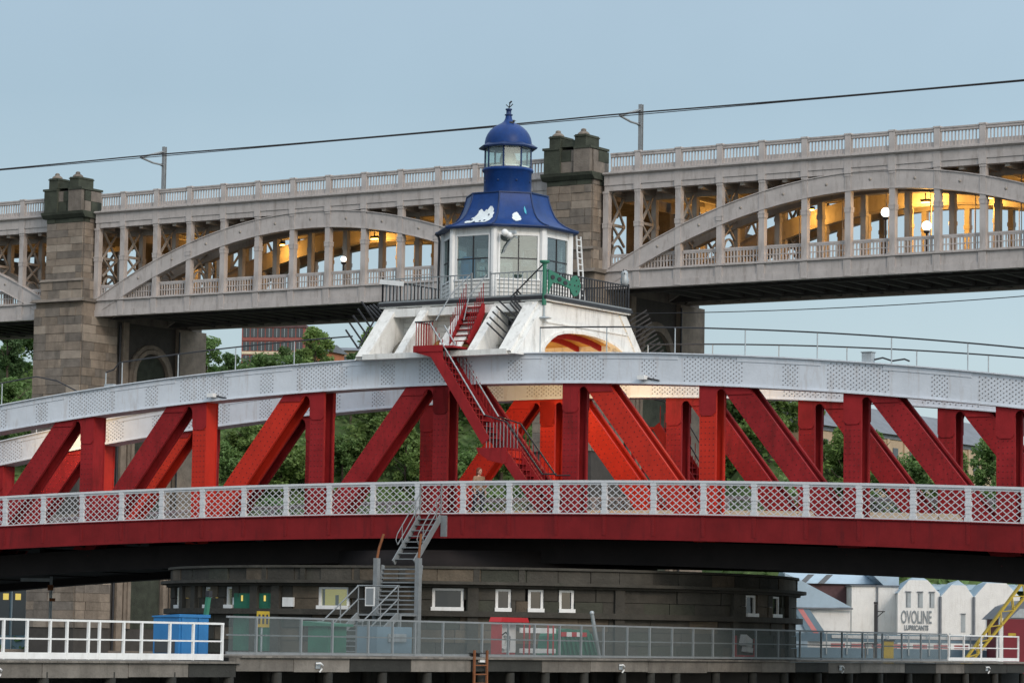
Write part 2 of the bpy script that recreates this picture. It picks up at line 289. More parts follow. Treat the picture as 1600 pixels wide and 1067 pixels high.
for side, vc in (('near', 0.0), ('far', 8.0)):
    ch = ribbon(topT, topB, vc - .45, vc + .45).build('top_chord', 'chord', bridge)
    if side == 'far': ch['label'] = 'white top chord on the far side of the roadway'
    cap = ribbon(lambda s: topT(s) + .05, lambda s: topT(s) + .002, vc - .56, vc + .56).build('cap_plate', 'chord', ch)
    bot = ribbon(lambda s: topB(s) - .003, lambda s: topB(s) - .05, vc - .53, vc + .53).build('flange_plate', 'chord', ch)
    st = MB()                                                       # stepped cover plates along the upper edge of the web
    for k, s in enumerate(NODES):
        a, b = s + 1.3, s + 4.9
        st2 = ribbon(lambda q: topT(q) - .01, lambda q: topT(q) - .20, vc - .475, vc - .452, a, b, .9); st2.build('cover_plate', 'chord', ch)
    rp = []
    for s in NODES:
        for a, b, dx in ((-1.0, 1.6, .2), (3.3, 3.95, .17)):
            x = a; row = 0
            while x < b:
                for q in range(6):
                    z = topB(s + x) + .12 + q*.165 + (.08 if row % 2 else 0)
                    if z < topT(s + x) - .08: rp.append((s + x, z))
                x += dx * .6; row += 1
    rv = rivets(rp, vc - .452, .036).build('rivets', 'rivw', ch); rv['kind'] = 'stuff'
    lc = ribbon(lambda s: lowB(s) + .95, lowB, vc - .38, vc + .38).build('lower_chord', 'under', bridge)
    for k, s in zip(range(-6, 6), NODES):
        zb = topB(s); zl = lowB(s) + .96; sg = 1 if k >= 0 else -1
        fresh = (side, k) in (('near', -2), ('near', 2), ('far', 0), ('far', -4))  # uprights that look lit take the brighter red
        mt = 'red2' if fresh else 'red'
        m = MB()
        for a, b in ((-.38, -.33), (.33, .38)): m.box(s - .36, s + .36, vc + a, vc + b, zl, zb - .02)
        osd = 1 if k >= -1 else -1; m.box(*sorted((s - osd*.34, s - osd*.29)), vc - .33, vc + .33, zl, zb - .02)
        for a in (-.33, .26):                                       # angle irons along both edges
            m.box(*sorted((s + osd*.28, s + osd*.355)), vc + a, vc + a + .07, zl, zb - .02)
        up = m.build('upright', mt, bridge)
        if fresh: up['label'] = 'red upright with light put into its paint colour'
        pts = [(s + dx, zl + .2 + i*.22) for i in range(int((zb - zl) / .22)) for dx in (-.27, -.09, .09, .27)]
        rv = rivets(pts, vc - .381, .028).build('rivets', 'rivr', up); rv['kind'] = 'stuff'
        # diagonals: from the head of this upright to the foot of the next one outwards
        dirs = (1, -1) if k == 0 else (sg,)
        for dg in dirs:
            p0 = Vector((s + dg*1.10, 0, zb - .03)); p1 = Vector((s + dg*6.25, 0, lowB(s + dg*6.2) + .97))
            d = (p1 - p0).normalized(); nrm = Vector((-d.z, 0, d.x)) * (1 if dg > 0 else -1)   # towards the upper, outer side
            hw = .46
            fr2 = (side, k, dg) in (('near', -1, -1), ('near', 1, 1), ('far', 0, 1), ('far', 0, -1), ('far', -3, -1))  # diagonals with the light painted in by the brighter red
            dm = MB()
            for a, b in ((-.375, -.325), (.325, .375)):
                hx = Vector((hw/abs(d.z)*(1 if dg > 0 else -1), 0, 0)); q4 = [p0 - hx, p1 - hx, p1 + hx, p0 + hx]
                dm.prism([(t.x, t.z) for t in q4], vc + a, vc + b)
            nr0 = nrm; nrm = nrm*dg
            wq = [p0 - nrm*(hw-.02), p1 - nrm*(hw-.02), p1 - nrm*(hw-.07), p0 - nrm*(hw-.07)]
            dm.prism([(t.x, t.z) for t in wq], vc - .325, vc + .325)
            for y0 in (-.325, .255):
                lq = [p0 + nrm*(hw-.08), p1 + nrm*(hw-.08), p1 + nrm*(hw-.005), p0 + nrm*(hw-.005)]
                dm.prism([(t.x, t.z) for t in lq], vc + y0, vc + y0 + .07)
            nrm = nr0
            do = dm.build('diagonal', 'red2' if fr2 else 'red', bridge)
            if fr2: do['label'] = 'red diagonal with light put into its paint colour'
            L_ = (p1 - p0).length; pts = []
            for i in range(int(L_ / .24)):
                for dd in (-.37, -.15, .15, .37):
                    c = p0 + d*(i*.24 + .3 + (.12 if abs(dd) > .2 else 0)) + nrm*dd; pts.append((c.x, c.z))
            rv = rivets(pts, vc - .376, .028).build('rivets', 'rivr', do); rv['kind'] = 'stuff'
            jm = MB()
            for y0, y1 in ((-.415, -.383), (.383, .415)): joint(jm, s, topB(s) - .05 if dg > 0 else topB(s) - .05, vc + y0, vc + y1, dg)
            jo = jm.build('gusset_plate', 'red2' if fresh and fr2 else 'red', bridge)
# decks, fascia, cross girders
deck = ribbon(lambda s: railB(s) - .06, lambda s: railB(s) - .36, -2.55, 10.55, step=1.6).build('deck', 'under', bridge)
road = ribbon(lambda s: railB(s) - .052, lambda s: railB(s) - .058, .8, 7.2, step=1.6).build('roadway', 'track', bridge)
for vf, vb, lab in ((-2.68, -2.6, None), (10.6, 10.68, 'red edge girder on the far side')):
    fg = ribbon(lambda s: railB(s) - .02, fasB, vf, vb).build('edge_girder', 'redfas', bridge)
    if lab: fg['label'] = lab
    fl = ribbon(lambda s: fasB(s) - .003, lambda s: fasB(s) - .06, vf - .08, vb + .05).build('bottom_flange', 'redfas', fg)
    tf = ribbon(lambda s: railB(s) + .02, lambda s: railB(s) - .017, vf - .06, vb + .05).build('top_flange', 'redfas', fg)
cg = MB().box(-.12, .12, .4, 7.6, 0, .95).mesh('cross_girder', 'under')
br = MB().prism([(-2.3, .9), (-2.3, .7), (-.4, .2), (-.4, .9)], -.06, .06, 'x').mesh('footway_bracket', 'under')
for i in range(-11, 11):
    s = i*3.1; inst('cross_girder', cg, bridge, (s, 0, lowB(s) + .25)); inst('footway_bracket', br, bridge, (s, 0, railB(s) - 1.12))
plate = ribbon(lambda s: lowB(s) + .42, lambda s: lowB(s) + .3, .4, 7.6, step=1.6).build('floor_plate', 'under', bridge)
# rivet strip / joint lines on near edge girder, one at each parapet post
PIT = 2.17; P0 = -0.42 + 3.14
jm_ = MB().box(-.075, .075, -.014, 0, -.80, -.05)
for q_ in range(7):
    for dx_ in (-.045, .045): jm_.addv([(dx_-.016, -.014, -.12 - q_*.1), (dx_, -.014, -.136 - q_*.1), (dx_+.016, -.014, -.12 - q_*.1), (dx_, -.014, -.104 - q_*.1), (dx_, -.034, -.12 - q_*.1)], [(0,1,4),(1,2,4),(2,3,4),(3,0,4)])
jl = jm_.mesh('web_stiffener', 'redfas')
# parapet
post = MB().box(-.10, .10, -.05, .05, 0, 1.22); post.box(-.14, .14, -.07, .07, 0, .16); post.box(-.125, .125, -.065, .065, .56, .70); post.box(-.13, .13, -.065, .065, 1.08, 1.24)
for z in (.28, .44, .84, .98): post.box(-.115, .115, -.058, .058, z, z + .05)
post = post.mesh('parapet_post', 'lattice')
def lattice_mesh(Lx, H, n=6.0, wd=.03):
    m = MB(); st = Lx / n
    def clip(x0, k):
        # line x = x0 + k*z for z in [0,H], clipped to [0,Lx]
        za, zb = 0, H
        if k > 0: za = max(za, -x0 / k); zb = min(zb, (Lx - x0) / k)
        else: za = max(za, (x0 - Lx) / -k); zb = min(zb, x0 / -k)
        return (za, zb) if zb - za > .03 else None
    k = st / (H / 4.5)
    i = -16
    while i < 18:
        for kk, y in ((k, -.012), (-k, .012)):
            x0 = i*st + .06; c = clip(x0, kk)
            if c: m.bar((x0 + kk*c[0], y, c[0]), (x0 + kk*c[1], y, c[1]), wd, .012, (0, 1, 0))
        i += 1
    return m
lat = lattice_mesh(PIT - .2, 1.12).mesh('lattice_panel', 'lattice')
railseg = MB().prism([(-.03, 1.12), (.03, 1.12), (.03, 1.2), (.075, 1.2), (.075, 1.29), (-.075, 1.29), (-.075, 1.2), (-.03, 1.2)], 0, PIT + .01, 'x').mesh('parapet_rail', 'lattice'); botseg = MB().box(0, PIT + .01, -.03, .03, .0, .05).mesh('bottom_rail', 'lattice')
for i in range(-18, 14):
    s = P0 + i*PIT
    if not S0 + 1 < s < S1 - PIT - .5: continue
    z0 = railB(s) + .02; z1 = railB(s + PIT) + .02; a = -math.atan2(z1 - z0, PIT)
    inst('parapet_post', post, bridge, (s, -2.66, z0))
    inst('lattice_panel', lat, bridge, (s + .1, -2.66, z0 + .06), (0, a, 0), kind='stuff')
    inst('parapet_rail', railseg, bridge, (s, -2.66, z0), (0, a, 0)); inst('bottom_rail', botseg, bridge, (s, -2.66, z0), (0, a, 0))
    inst('web_stiffener', jl, bridge, (s, -2.682, z0), kind='stuff')
    inst('parapet_post', post, bridge, (s, 10.62, z0))
    inst('lattice_panel', lat, bridge, (s + .1, 10.62, z0 + .06), (0, a, 0), kind='stuff')
    inst('parapet_rail', railseg, bridge, (s, 10.62, z0), (0, a, 0))
# crash barrier panels of cream concrete between trusses and road
cb = MB().prism([(-.25, 0), (.25, 0), (.12, .3), (.09, .62), (-.09, .62), (-.12, .3)], 0, 3.0, 'x').mesh('crash_barrier_block', 'cream')
for i in range(-12, 11):
    s = i*3.1 + .05; a = -math.atan2(railB(s+3) - railB(s), 3)
    inst('crash_barrier_block', cb, bridge, (s, 7.0, railB(s) - .05), (0, a, 0))
# turntable under the bridge
tt = MB().lathe([(0, 7.05), (6.6, 7.05), (6.6, 5.9), (0, 5.9)], 40, 0, 4.0).build('turntable', 'under', bridge)
# bulkhead lamps hanging inside the trusses over the road: they light the inner faces
def hung_lamp(s, v, z, power):
    m = MB().box(s - .03, s + .03, v - .03, v + .03, z + .1, z + .9).box(s - .25, s + .25, v - .12, v + .12, z, z + .12)
    o = m.build('lamp_bracket', 'iron', bridge)
    MB().box(s - .2, s + .2, v - .09, v + .09, z - .05, z - .003).build('lamp_lens', 'warmbulb', o)
    point_light('lamp_glow', bridge, (s, v, z - .25), power, (1, .62, .25), .2)
# ------------------------------------------------------------------ handrails on the chords
def chord_rail(a, b, vc, label, ends=(None, None), rails=1, h=1.06):
    t = thing('chord_handrail', sw((a + b)/2, vc, topT((a + b)/2)), label, 'handrail', RZ, 'handrails along the top chords')
    off = Vector(((a + b)/2, vc, topT((a + b)/2)))
    n = max(2, int(abs(b - a) / .7)); pts = [Vector((a + (b-a)*i/n, vc, topT(a + (b-a)*i/n) + h)) - off for i in range(n+1)]
    if ends[0] == 'drop': pts = [pts[0] + Vector((-2.2, 0, -.75))] + [pts[0] + Vector((-1.1, 0, -.18))] + pts
    if ends[1] == 'drop': pts = pts + [pts[-1] + Vector((1.2, 0, -.22)), pts[-1] + Vector((2.6, 0, -.8))]
    if ends[0] == 'step': pts = [pts[0] + Vector((-.9, 0, -.42)), pts[0] + Vector((-.45, 0, -.3)), pts[0] + Vector((-.2, 0, -.05))] + pts
    MB().tube(pts, .032, 5).build('rail', 'iron', t)
    p = MB().tube([(0, 0, .05), (0, 0, h)], .026, 5).mesh('rail_post', 'galv')
    k = int(abs(b - a) / 3.1) + 1
    for i in range(k):
        s = a + min(abs(b - a), i*3.1 + .01); inst('rail_post', p, t, Vector((s, vc, topT(s))) - off)
    if ends[0] == 'step':
        s = a - .9; inst('rail_post', MB().tube([(0, 0, .05), (0, 0, .72)], .03, 5).mesh('rail_post', 'galv'), t, Vector((s, vc, topT(s))) - off)
        MB().box(0, .5, -.1, .1, .06, .2).build('rail_foot', 'galv', t, Vector((s, vc, topT(s))) - off)
    return t
chord_rail(-16.9, -4.6, -.2, 'long single handrail on the near white chord left of the tower', ('step', None))
chord_rail(-30, -21.8, -.2, 'short end of handrail at far left drooping to the near chord', (None, 'drop'))
chord_rail(4.6, 33, -.2, 'thin handrail on the near white chord right of the tower')
chord_rail(4.8, 33, 7.8, 'lower handrail line seen behind, on the far chord right of the tower')
chord_rail(-35, -5, 7.8, 'handrail on the far chord left of the tower, seen under the near chord')
for i, (px, s, lab) in enumerate(((350, -11.6, 'small floodlight on the lower edge of white chord at left'), (1018, 9.6, 'small floodlight on the lower edge of white chord right of centre'))):
    t = thing('floodlight', sw(s, -.46, topB(s) + .18), lab, 'floodlight', RZ, 'floodlights on the chord')
    MB().box(-.16, .16, -.28, -.03, -.07, .09).build('housing', 'white', t)
    MB().tube([(.1, -.02, 0), (.7, -.04, -.12)], .03, 5).build('cable', 'iron', t)
t = thing('junction_box', sw(19.1, -.1, topT(19.1) + .05), 'small grey box standing on the near chord at right', 'box', RZ)
MB().box(-.2, .2, -.15, .15, 0, .36).build('body', 'galv', t); MB().box(-.23, .23, -.18, .18, .365, .40).build('lid', 'grey', t)
MB().tube([(.25, 0, .1), (.6, 0, .16), (1.0, 0, .03), (1.5, 0, .08), (1.7, 0, 0)], .035, 5).build('cable', 'iron', t)
# ================================================================== control tower over the roadway
TV = 4.1
tower = thing('control_tower', sw(.1, TV, 14.9), 'white timber control cabin with blue bell-cast roof and glazed lantern above the bridge', 'tower', RZ)
TO = Vector((0, TV, 14.9))                                         # part meshes are written in bridge coordinates
def tp(mb, name, mat, parent=None, label=None):
    mb.v = [tuple(Vector(p) - TO) for p in mb.v]
    o = mb.build(name, mat, parent or tower)
    if label: o['label'] = label
    return o
# portal end walls with the arched opening over the road
arch = [(.52, 14.86), (.72, 15.05), (1.09, 15.42), (1.5, 15.70), (1.89, 15.88), (2.4, 15.99), (2.86, 16.04), (3.9, 16.09), (4.83, 16.06), (5.7, 15.96), (6.4, 15.82), (7.0, 15.62), (7.45, 15.35), (7.75, 14.86)]
for sx in (1, -1):
    a, b = (3.55, 3.9) if sx > 0 else (-3.9, -3.55)
    m = MB().prism([(-1.05, 14.86)] + arch + [(9.25, 14.86), (7.25, 17.1), (.95, 17.1)], a, b, 'x')
    pw = tp(m, 'portal_wall', 'whitetim')
    o = sx*3.9; f1, f2 = sorted((o, o + sx*.06))
    tp(MB().prism([(-1.06, 14.84), (-.5, 14.84), (1.5, 17.08), (.94, 17.08)], f1, f2, 'x'), 'corner_board', 'whitetim', pw)
    tp(MB().prism([(9.27, 14.84), (8.75, 14.84), (6.75, 17.08), (7.27, 17.08)], f1, f2, 'x'), 'corner_board', 'whitetim', pw)
    am = MB()
    for p, q_ in zip(arch[:-1], arch[1:]):
        am.bar((o + sx*.04, *p), (o + sx*.04, *q_), .12, .1, (1, 0, 0))
    tp(am, 'arch_moulding', 'whitetim', pw)
    tp(MB().box(*sorted((o + sx*.003, o + sx*.05)), .2, 8.0, 16.28, 16.33), 'string_board', 'whitetim', pw)
m = MB()
for p, q_ in zip(arch[:-1], arch[1:]):
    m.prism([p, q_, (q_[0], q_[1] + .08), (p[0], p[1] + .08)], -3.54, 3.54, 'x')
tp(m, 'arch_soffit', 'soffit')
for sx in (-2.1, 0, 2.1, 3.2):
    m = MB()
    for p, q_ in zip(arch[:-1], arch[1:]):
        m.prism([p, q_, (q_[0], q_[1] - .22), (p[0], p[1] - .22)], sx - .06, sx + .06, 'x')
    tp(m, 'soffit_rib', 'red')
# sloping ribs, back wall, headers and sills on the two long sides
def mirror(m, do):
    if do: m.v = [(x, 2*TV - y, z) for x, y, z in m.v]
    return m
for far in (False, True):
    tp(mirror(MB().box(-3.5, 3.5, 1.55, 1.75, 14.9, 17.1), far), 'recessed_wall', 'whitetim')
    for k in range(9):
        tp(mirror(MB().box(-3.5, 3.5, 1.50 - .012*(k % 2), 1.545, 14.95 + k*.235, 14.95 + k*.235 + .22), far), 'wall_board', 'whitetim')
    tp(mirror(MB().box(-3.52, 3.52, .72, 1.1, 16.74, 17.08), far), 'header_beam', 'whitetim')
    tp(mirror(MB().box(-3.52, 3.52, -1.12, -.62, 14.84, 15.06), far), 'sill_beam', 'whitetim')
    for s in (-3.56, -1.78, 1.78, 3.40):
        wd = .30 if abs(s) > 3 else .2
        rb = tp(mirror(MB().prism([(-.98, 14.9), (1.02, 17.1), (1.5, 17.1), (1.5, 14.9)], s - wd*.8, s + wd*.8, 'x'), far), 'rib', 'whitetim')
        n = Vector((0, -.73, .68))
        m = MB(); m.prism([(-1.12, 14.98), (-1.02, 14.88), (1.03, 17.14), (.93, 17.2)], s - wd, s + wd, 'x')
        tp(mirror(m, far), 'rib_face_board', 'whitetim', rb)
    m = MB().prism([(-.80, 15.05), (.85, 16.8), (.93, 16.8), (-.72, 15.05)], -.2, .95, 'x')
    tp(mirror(m, far), 'sloping_panel', 'whitetim')
    f = tp(mirror(MB().box(1.62, 2.75, 1.40, 1.48, 15.66, 16.62), far), 'window_frame', 'whitetim')
    tp(mirror(MB().box(1.72, 2.65, 1.37, 1.395, 15.76, 16.52), far), 'window_pane', 'dkpane', f)
# platform
tp(MB().box(-4.1, 4.1, .82, 7.38, 17.14, 17.2), 'platform_soffit', 'whitetim')
tp(MB().box(-4.16, 4.16, .76, 7.44, 17.203, 17.34), 'platform_edge', 'iron')
for x0, x1, y0, y1 in ((-4.12, 4.12, .80, .86), (4.06, 4.12, .87, 7.4), (-4.12, -4.06, .87, 7.4)):
    tp(MB().box(x0, x1, y0, y1, 17.343, 17.40), 'kerb_angle', 'grey')
balL = MB().box(-.013, .013, -.013, .013, 0, .98).mesh('baluster', 'galv'); balD = MB().box(-.02, .02, -.02, .02, 0, .98).mesh('baluster', 'iron')
def guard(p, q, me, mat, step=.2):
    p, q = Vector(p), Vector(q); L_ = (q - p).length; n = int(L_ / step)
    m = MB().bar(p + Vector((0, 0, 1.0)), q + Vector((0, 0, 1.0)), .06, .045).bar(p + Vector((0, 0, .07)), q + Vector((0, 0, .07)), .04, .03)
    tp(m, 'guard_rail', mat)
    for i in range(n + 1):
        c = p + (q - p)*(i/n) - TO; inst('baluster', me, tower, c)
    for c in (p, q):
        tp(MB().box(c.x-.03, c.x+.03, c.y-.03, c.y+.03, c.z, c.z + 1.08), 'guard_post', mat)
zP = 17.345
guard((-4.02, .92, zP), (.42, .92, zP), balL, 'grey', .21); guard((1.34, .92, zP), (4.0, .92, zP), balL, 'grey', .21)
guard((4.02, .92, zP), (4.02, 7.3, zP), balD, 'iron', .2); guard((-4.02, .92, zP), (-4.02, 7.3, zP), balD, 'iron', .25)
guard((-4.0, 7.3, zP), (4.0, 7.3, zP), balD, 'iron', .25)
# cabin: eight walls, each with window, clapboards and corner posts
RC = 2.70; AP = RC*math.cos(R(22.5)); HW = RC*math.sin(R(22.5))
for k in range(8):
    a = R(45*k); n = Vector((math.cos(a), math.sin(a), 0)); tg = Vector((-math.sin(a), math.cos(a), 0))
    def fp(u, d, z): return Vector((0, TV, 0)) + n*(AP + d) + tg*u + Vector((0, 0, z))
    def fbox(u0, u1, d0, d1, z0, z1):
        m = MB(); m.addv([fp(u, d, z) for z in (z0, z1) for u, d in ((u0, d0), (u1, d0), (u1, d1), (u0, d1))], [(0,3,2,1),(4,5,6,7),(0,1,5,4),(1,2,6,5),(2,3,7,6),(3,0,4,7)]); return m
    wl = fbox(-HW + .02, HW - .02, -.12, -.05, 17.34, 18.22)
    for bx in (fbox(-HW + .02, -.80, -.12, -.02, 18.221, 20.1), fbox(.80, HW - .02, -.12, -.02, 18.221, 20.1), fbox(-HW + .02, HW - .02, -.12, -.02, 20.101, 20.5)):
        wl.addv(bx.v, bx.f)
    wall = tp(wl, 'cabin_wall', 'whitetim')
    for j in range(5):
        tp(fbox(-HW + .05, HW - .05, -.048, .03, 17.38 + j*.165, 17.38 + j*.165 + .128), 'clapboard', 'whitetim', wall)
    tp(fbox(-HW + .0, HW - .0, -.03, .07, 18.20, 18.27), 'sill', 'white', wall)
    fr = MB()
    for bx in (fbox(-.86, -.78, -.06, .03, 18.27, 20.12), fbox(.78, .86, -.06, .03, 18.27, 20.12), fbox(-.779, .779, -.06, .03, 20.05, 20.12)):
        fr.addv(bx.v, bx.f)
    tp(fr, 'window_frame', 'white', wall)
    gb = MB()
    for bx in (fbox(-.02, .02, -.05, .0, 18.272, 20.048), fbox(-.778, -.021, -.05, .0, 19.08, 19.13), fbox(.021, .778, -.05, .0, 19.08, 19.13)):
        gb.addv(bx.v, bx.f)
    tp(gb, 'glazing_bar', 'iron', wall)
    tp(fbox(-.777, .777, -.035, -.028, 18.273, 20.047), 'window_pane', 'pane', wall)
    # corner post at the edge with the next wall
    b = R(45*k + 22.5); c = Vector((math.cos(b), math.sin(b), 0))*(RC - .04) + Vector((0, TV, 0))
    tp(MB().lathe([(.0, 17.34), (.15, 17.34), (.15, 20.46), (.0, 20.46)], 8, c.x, c.y, R(22.5), False), 'corner_post', 'white')
# things inside the cabin
tp(MB().lathe([(0, 17.36), (2.3, 17.36), (2.3, 17.42), (0, 17.42)], 8, 0, TV, R(22.5), False), 'cabin_floor', 'inner')
tp(MB().lathe([(0, 20.36), (2.42, 20.36), (2.42, 20.42), (0, 20.42)], 8, 0, TV, R(22.5), False), 'cabin_ceiling', 'inner')
b = thing('water_barrel', sw(-.42, TV - 2.08, 18.0), 'bright blue plastic barrel behind the left front cabin window', 'barrel', RZ)
MB().lathe([(0, 0), (.27, 0), (.30, .1), (.31, .5), (.29, .55), (.31, .6), (.30, 1.15), (.2, 1.25), (0, 1.27)], 16).build('body', 'barrel', b); MB().box(-.3, .3, -.25, .3, -.58, -.01).build('stand', 'grey', b)
b = thing('control_desk', sw(.55, TV - 1.4, 17.42), 'grey control desk with levers behind the cabin windows', 'desk', RZ)
MB().prism([(-.35, 0), (.35, 0), (.35, .95), (.0, 1.1), (-.35, 1.0)], -.7, .7, 'x').build('cabinet', 'galv', b)
for i in range(4): MB().tube([(-.5 + i*.3, .1, 1.0), (-.5 + i*.3, -.1, 1.45)], .02, 5).build('lever', 'iron', b)
MB().box(.2, .6, -.2, .1, 1.06, 1.4).build('dial_box', 'white', b)
b = thing('filing_cabinet', sw(1.3, TV + .3, 17.42), 'pale cabinet standing inside the cabin', 'cabinet', RZ)
MB().box(-.4, .4, -.3, .3, 0, 1.6).build('carcass', 'curtain', b)
for i in range(3): MB().box(-.36, .36, -.33, -.303, .08 + i*.5, .5 + i*.5).build('drawer_front', 'curtain', b)
# bell-cast roof
RP = [(3.04, 20.44), (2.74, 20.53), (2.46, 20.66), (2.22, 20.83), (2.03, 21.06), (1.89, 21.35), (1.78, 21.67), (1.72, 21.92)]
def rp(t):
    t = max(0, min(.9999, t))*(len(RP) - 1); i = int(t); u = t - i
    return RP[i][0]*(1-u) + RP[i+1][0]*u, RP[i][1]*(1-u) + RP[i+1][1]*u
panels = []
for k in range(8):
    a = R(45*k); m = MB(); vs = []
    for r, z in RP:
        for sg in (-1, 1): vs.append((r*math.cos(a + sg*R(22.4)), TV + r*math.sin(a + sg*R(22.4)), z))
    m.addv(vs, [(2*i, 2*i+1, 2*i+3, 2*i+2) for i in range(len(RP)-1)], True)
    vs2 = [(x*.985, TV + (y-TV)*.985, z - .05) for x, y, z in vs]; m.addv(vs2, [(2*i, 2*i+2, 2*i+3, 2*i+1) for i in range(len(RP)-1)], True)
    pn = tp(m, 'roof_panel', 'blue'); panels.append(pn)
    hip = MB().tube([(r*math.cos(a + R(22.5)), TV + r*math.sin(a + R(22.5)), z + .02) for r, z in RP], .035, 5); tp(hip, 'hip_roll', 'bluedark', pn)
tp(MB().lathe([(2.6, 20.40), (3.0, 20.36), (3.05, 20.42), (3.05, 20.46), (2.98, 20.455), (2.6, 20.46)], 8, 0, TV, R(22.5), False), 'gutter', 'bluedark')
tp(MB().lathe([(0, 21.93), (1.76, 21.93), (1.76, 21.98), (1.3, 22.03), (0, 22.03)], 8, 0, TV, R(22.5), False), 'roof_curb', 'bluedark')
def patch(k, pts, mat, name='roof_patch', label=None):
    a = R(45*k); m = MB(); vs = []
    def sp(u, t, off):
        r, z = rp(t); r2 = (r + off)*math.cos(R(22.5)); hw = r*math.sin(R(22.5))
        n = Vector((math.cos(a), math.sin(a), 0)); tg = Vector((-math.sin(a), math.cos(a), 0))
        return Vector((0, TV, z + off*.6)) + n*r2 + tg*(u*hw)
    # triangulated outline: fan with a denser ring so that it follows the curved sheet
    rg_ = random.Random(len(pts)*7 + k); P_ = []
    for i in range(len(pts)):
        a_, b_ = pts[i], pts[(i + 1) % len(pts)]
        for f in (0, .25, .5, .75):
            j_ = .022 if len(pts) > 5 else 0
            P_.append((a_[0] + (b_[0] - a_[0])*f + rg_.uniform(-j_, j_)*1.6, a_[1] + (b_[1] - a_[1])*f + rg_.uniform(-j_, j_)))
    pts = P_
    cu = sum(p[0] for p in pts)/len(pts); ct = sum(p[1] for p in pts)/len(pts)
    rings = (1, .66, .33); n_ = len(pts)
    for f in rings: vs += [sp(cu + (u-cu)*f, ct + (t-ct)*f, .022) for u, t in pts]
    vs.append(sp(cu, ct, .022)); fs = []
    for r_ in range(2):
        for i in range(n_): fs.append((r_*n_+i, r_*n_+(i+1) % n_, (r_+1)*n_+(i+1) % n_, (r_+1)*n_+i))
    for i in range(n_): fs.append((2*n_+i, 2*n_+(i+1) % n_, 3*n_))
    m.addv(vs, fs); o = tp(m, name, mat, panels[k])
    if label: o['label'] = label
    return o
# face 6 looks along -v (left front), face 7 the next one, face 0 the right side
patch(6, [(-.62, .30), (-.48, .20), (-.2, .24), (.2, .2), (.55, .22), (.72, .34), (.80, .52), (.70, .66), (.50, .70), (.30, .62), (.12, .60), (-.05, .67), (-.2, .62), (-.24, .50), (-.45, .42), (-.42, .34)], 'patch', label='large white patch on the blue roof')
for u, t, r_ in ((.18, .28, .06), (-.1, .26, .05), (-.38, .36, .08), (.4, .3, .05), (.5, .5, .04)):
    patch(6, [(u + r_*math.cos(q), t + r_*.5*math.sin(q) + .0) for q in [i*math.pi/4 for i in range(8)]], 'bluedark', 'roof_spot').location += Vector((0, -.01, .004))
patch(7, [(-.22, .34), (-.05, .28), (.14, .33), (.2, .44), (.08, .55), (-.08, .58), (-.22, .52), (-.25, .44)], 'patch', label='small white patch on the blue roof')
patch(7, [(.45, .58), (.52, .53), (.56, .62), (.5, .72), (.44, .66)], 'turq', label='tiny turquoise mark on the blue roof')
# drum, lantern, dome
tp(MB().lathe([(1.0, 22.0), (1.0, 22.96), (1.06, 22.99), (1.08, 23.05), (1.04, 23.12), (.99, 23.13)], 40, 0, TV), 'drum', 'blue')
for i in range(8):
    a = R(i*45 + 10); tp(MB().sphere((1.0*math.cos(a), TV + 1.0*math.sin(a), 22.55), .05, 8), 'bolt_head', 'bluedark')
tp(MB().lathe([(0, 23.10), (.95, 23.10), (.95, 23.14), (0, 23.14)], 24, 0, TV), 'lantern_floor', 'white')
RL = .97
for i in range(8):
    a = R(i*45 + 22.5); b = R(i*45 + 67.5)
    p = Vector((RL*math.cos(a), TV + RL*math.sin(a), 0)); q_ = Vector((RL*math.cos(b), TV + RL*math.sin(b), 0))
    tp(MB().box(p.x-.028, p.x+.028, p.y-.028, p.y+.028, 23.14, 24.02), 'lantern_post', 'bluedark')
    d = (q_ - p).normalized()*.03; m = MB()
    m.bar(p + d + Vector((0, 0, 23.6)), q_ - d + Vector((0, 0, 23.6)), .02, .82); tp(m, 'lantern_pane', 'lantern')
    s0, s1 = p + (q_-p)*.12, p + (q_-p)*.88
    m = MB(); inn = Vector((-(p+q_).x/2, -((p+q_).y/2 - TV), 0)).normalized()*.05
    for z in (23.2, 23.98): m.bar(s0 + inn + Vector((0, 0, z)), s1 + inn + Vector((0, 0, z)), .03, .05)
    tp(m, 'lantern_sash', 'white')
tp(MB().lathe([(0, 23.14), (.32, 23.14), (.36, 23.5), (.30, 23.75), (.12, 23.85), (0, 23.86)], 16, 0, TV), 'lantern_cowl', 'curtain')
tp(MB().box(-.02, .02, TV - .3, TV - .26, 23.14, 23.9), 'lantern_mast', 'iron')
tp(MB().lathe([(.9, 23.99), (1.22, 23.96), (1.26, 24.02), (1.0, 24.17), (.9, 24.17)], 8, 0, TV, R(22.5), False), 'dome_eave', 'bluedark')
dome = [(.99, 24.12), (.985, 24.25), (.95, 24.42), (.88, 24.58), (.77, 24.74), (.62, 24.88), (.45, 24.98), (.31, 25.05), (.21, 25.13), (.15, 25.24), (.125, 25.38)]
tp(MB().lathe(dome, 40, 0, TV), 'dome', 'blue')
tp(MB().lathe([(.125, 25.38), (.17, 25.39), (.17, 25.43), (.11, 25.45), (.105, 25.6), (.14, 25.62), (.14, 25.67), (0, 25.70)], 16, 0, TV), 'finial', 'bluedark')
vn = MB().tube([(0, TV, 25.68), (.04, TV, 25.86), (.10, TV, 26.0)], .022, 5).bar((-.14, TV, 25.86), (.02, TV, 25.72), .03, .03).bar((.02, TV, 25.72), (.20, TV, 25.86), .03, .03).bar((.02, TV, 25.9), (.14, TV, 25.98), .05, .05)
tp(vn, 'weathervane', 'iron')
bd = thing('perched_bird', sw(.36, TV - .2, 24.93), 'small dark bird sitting on the shoulder of the blue dome', 'bird', RZ)
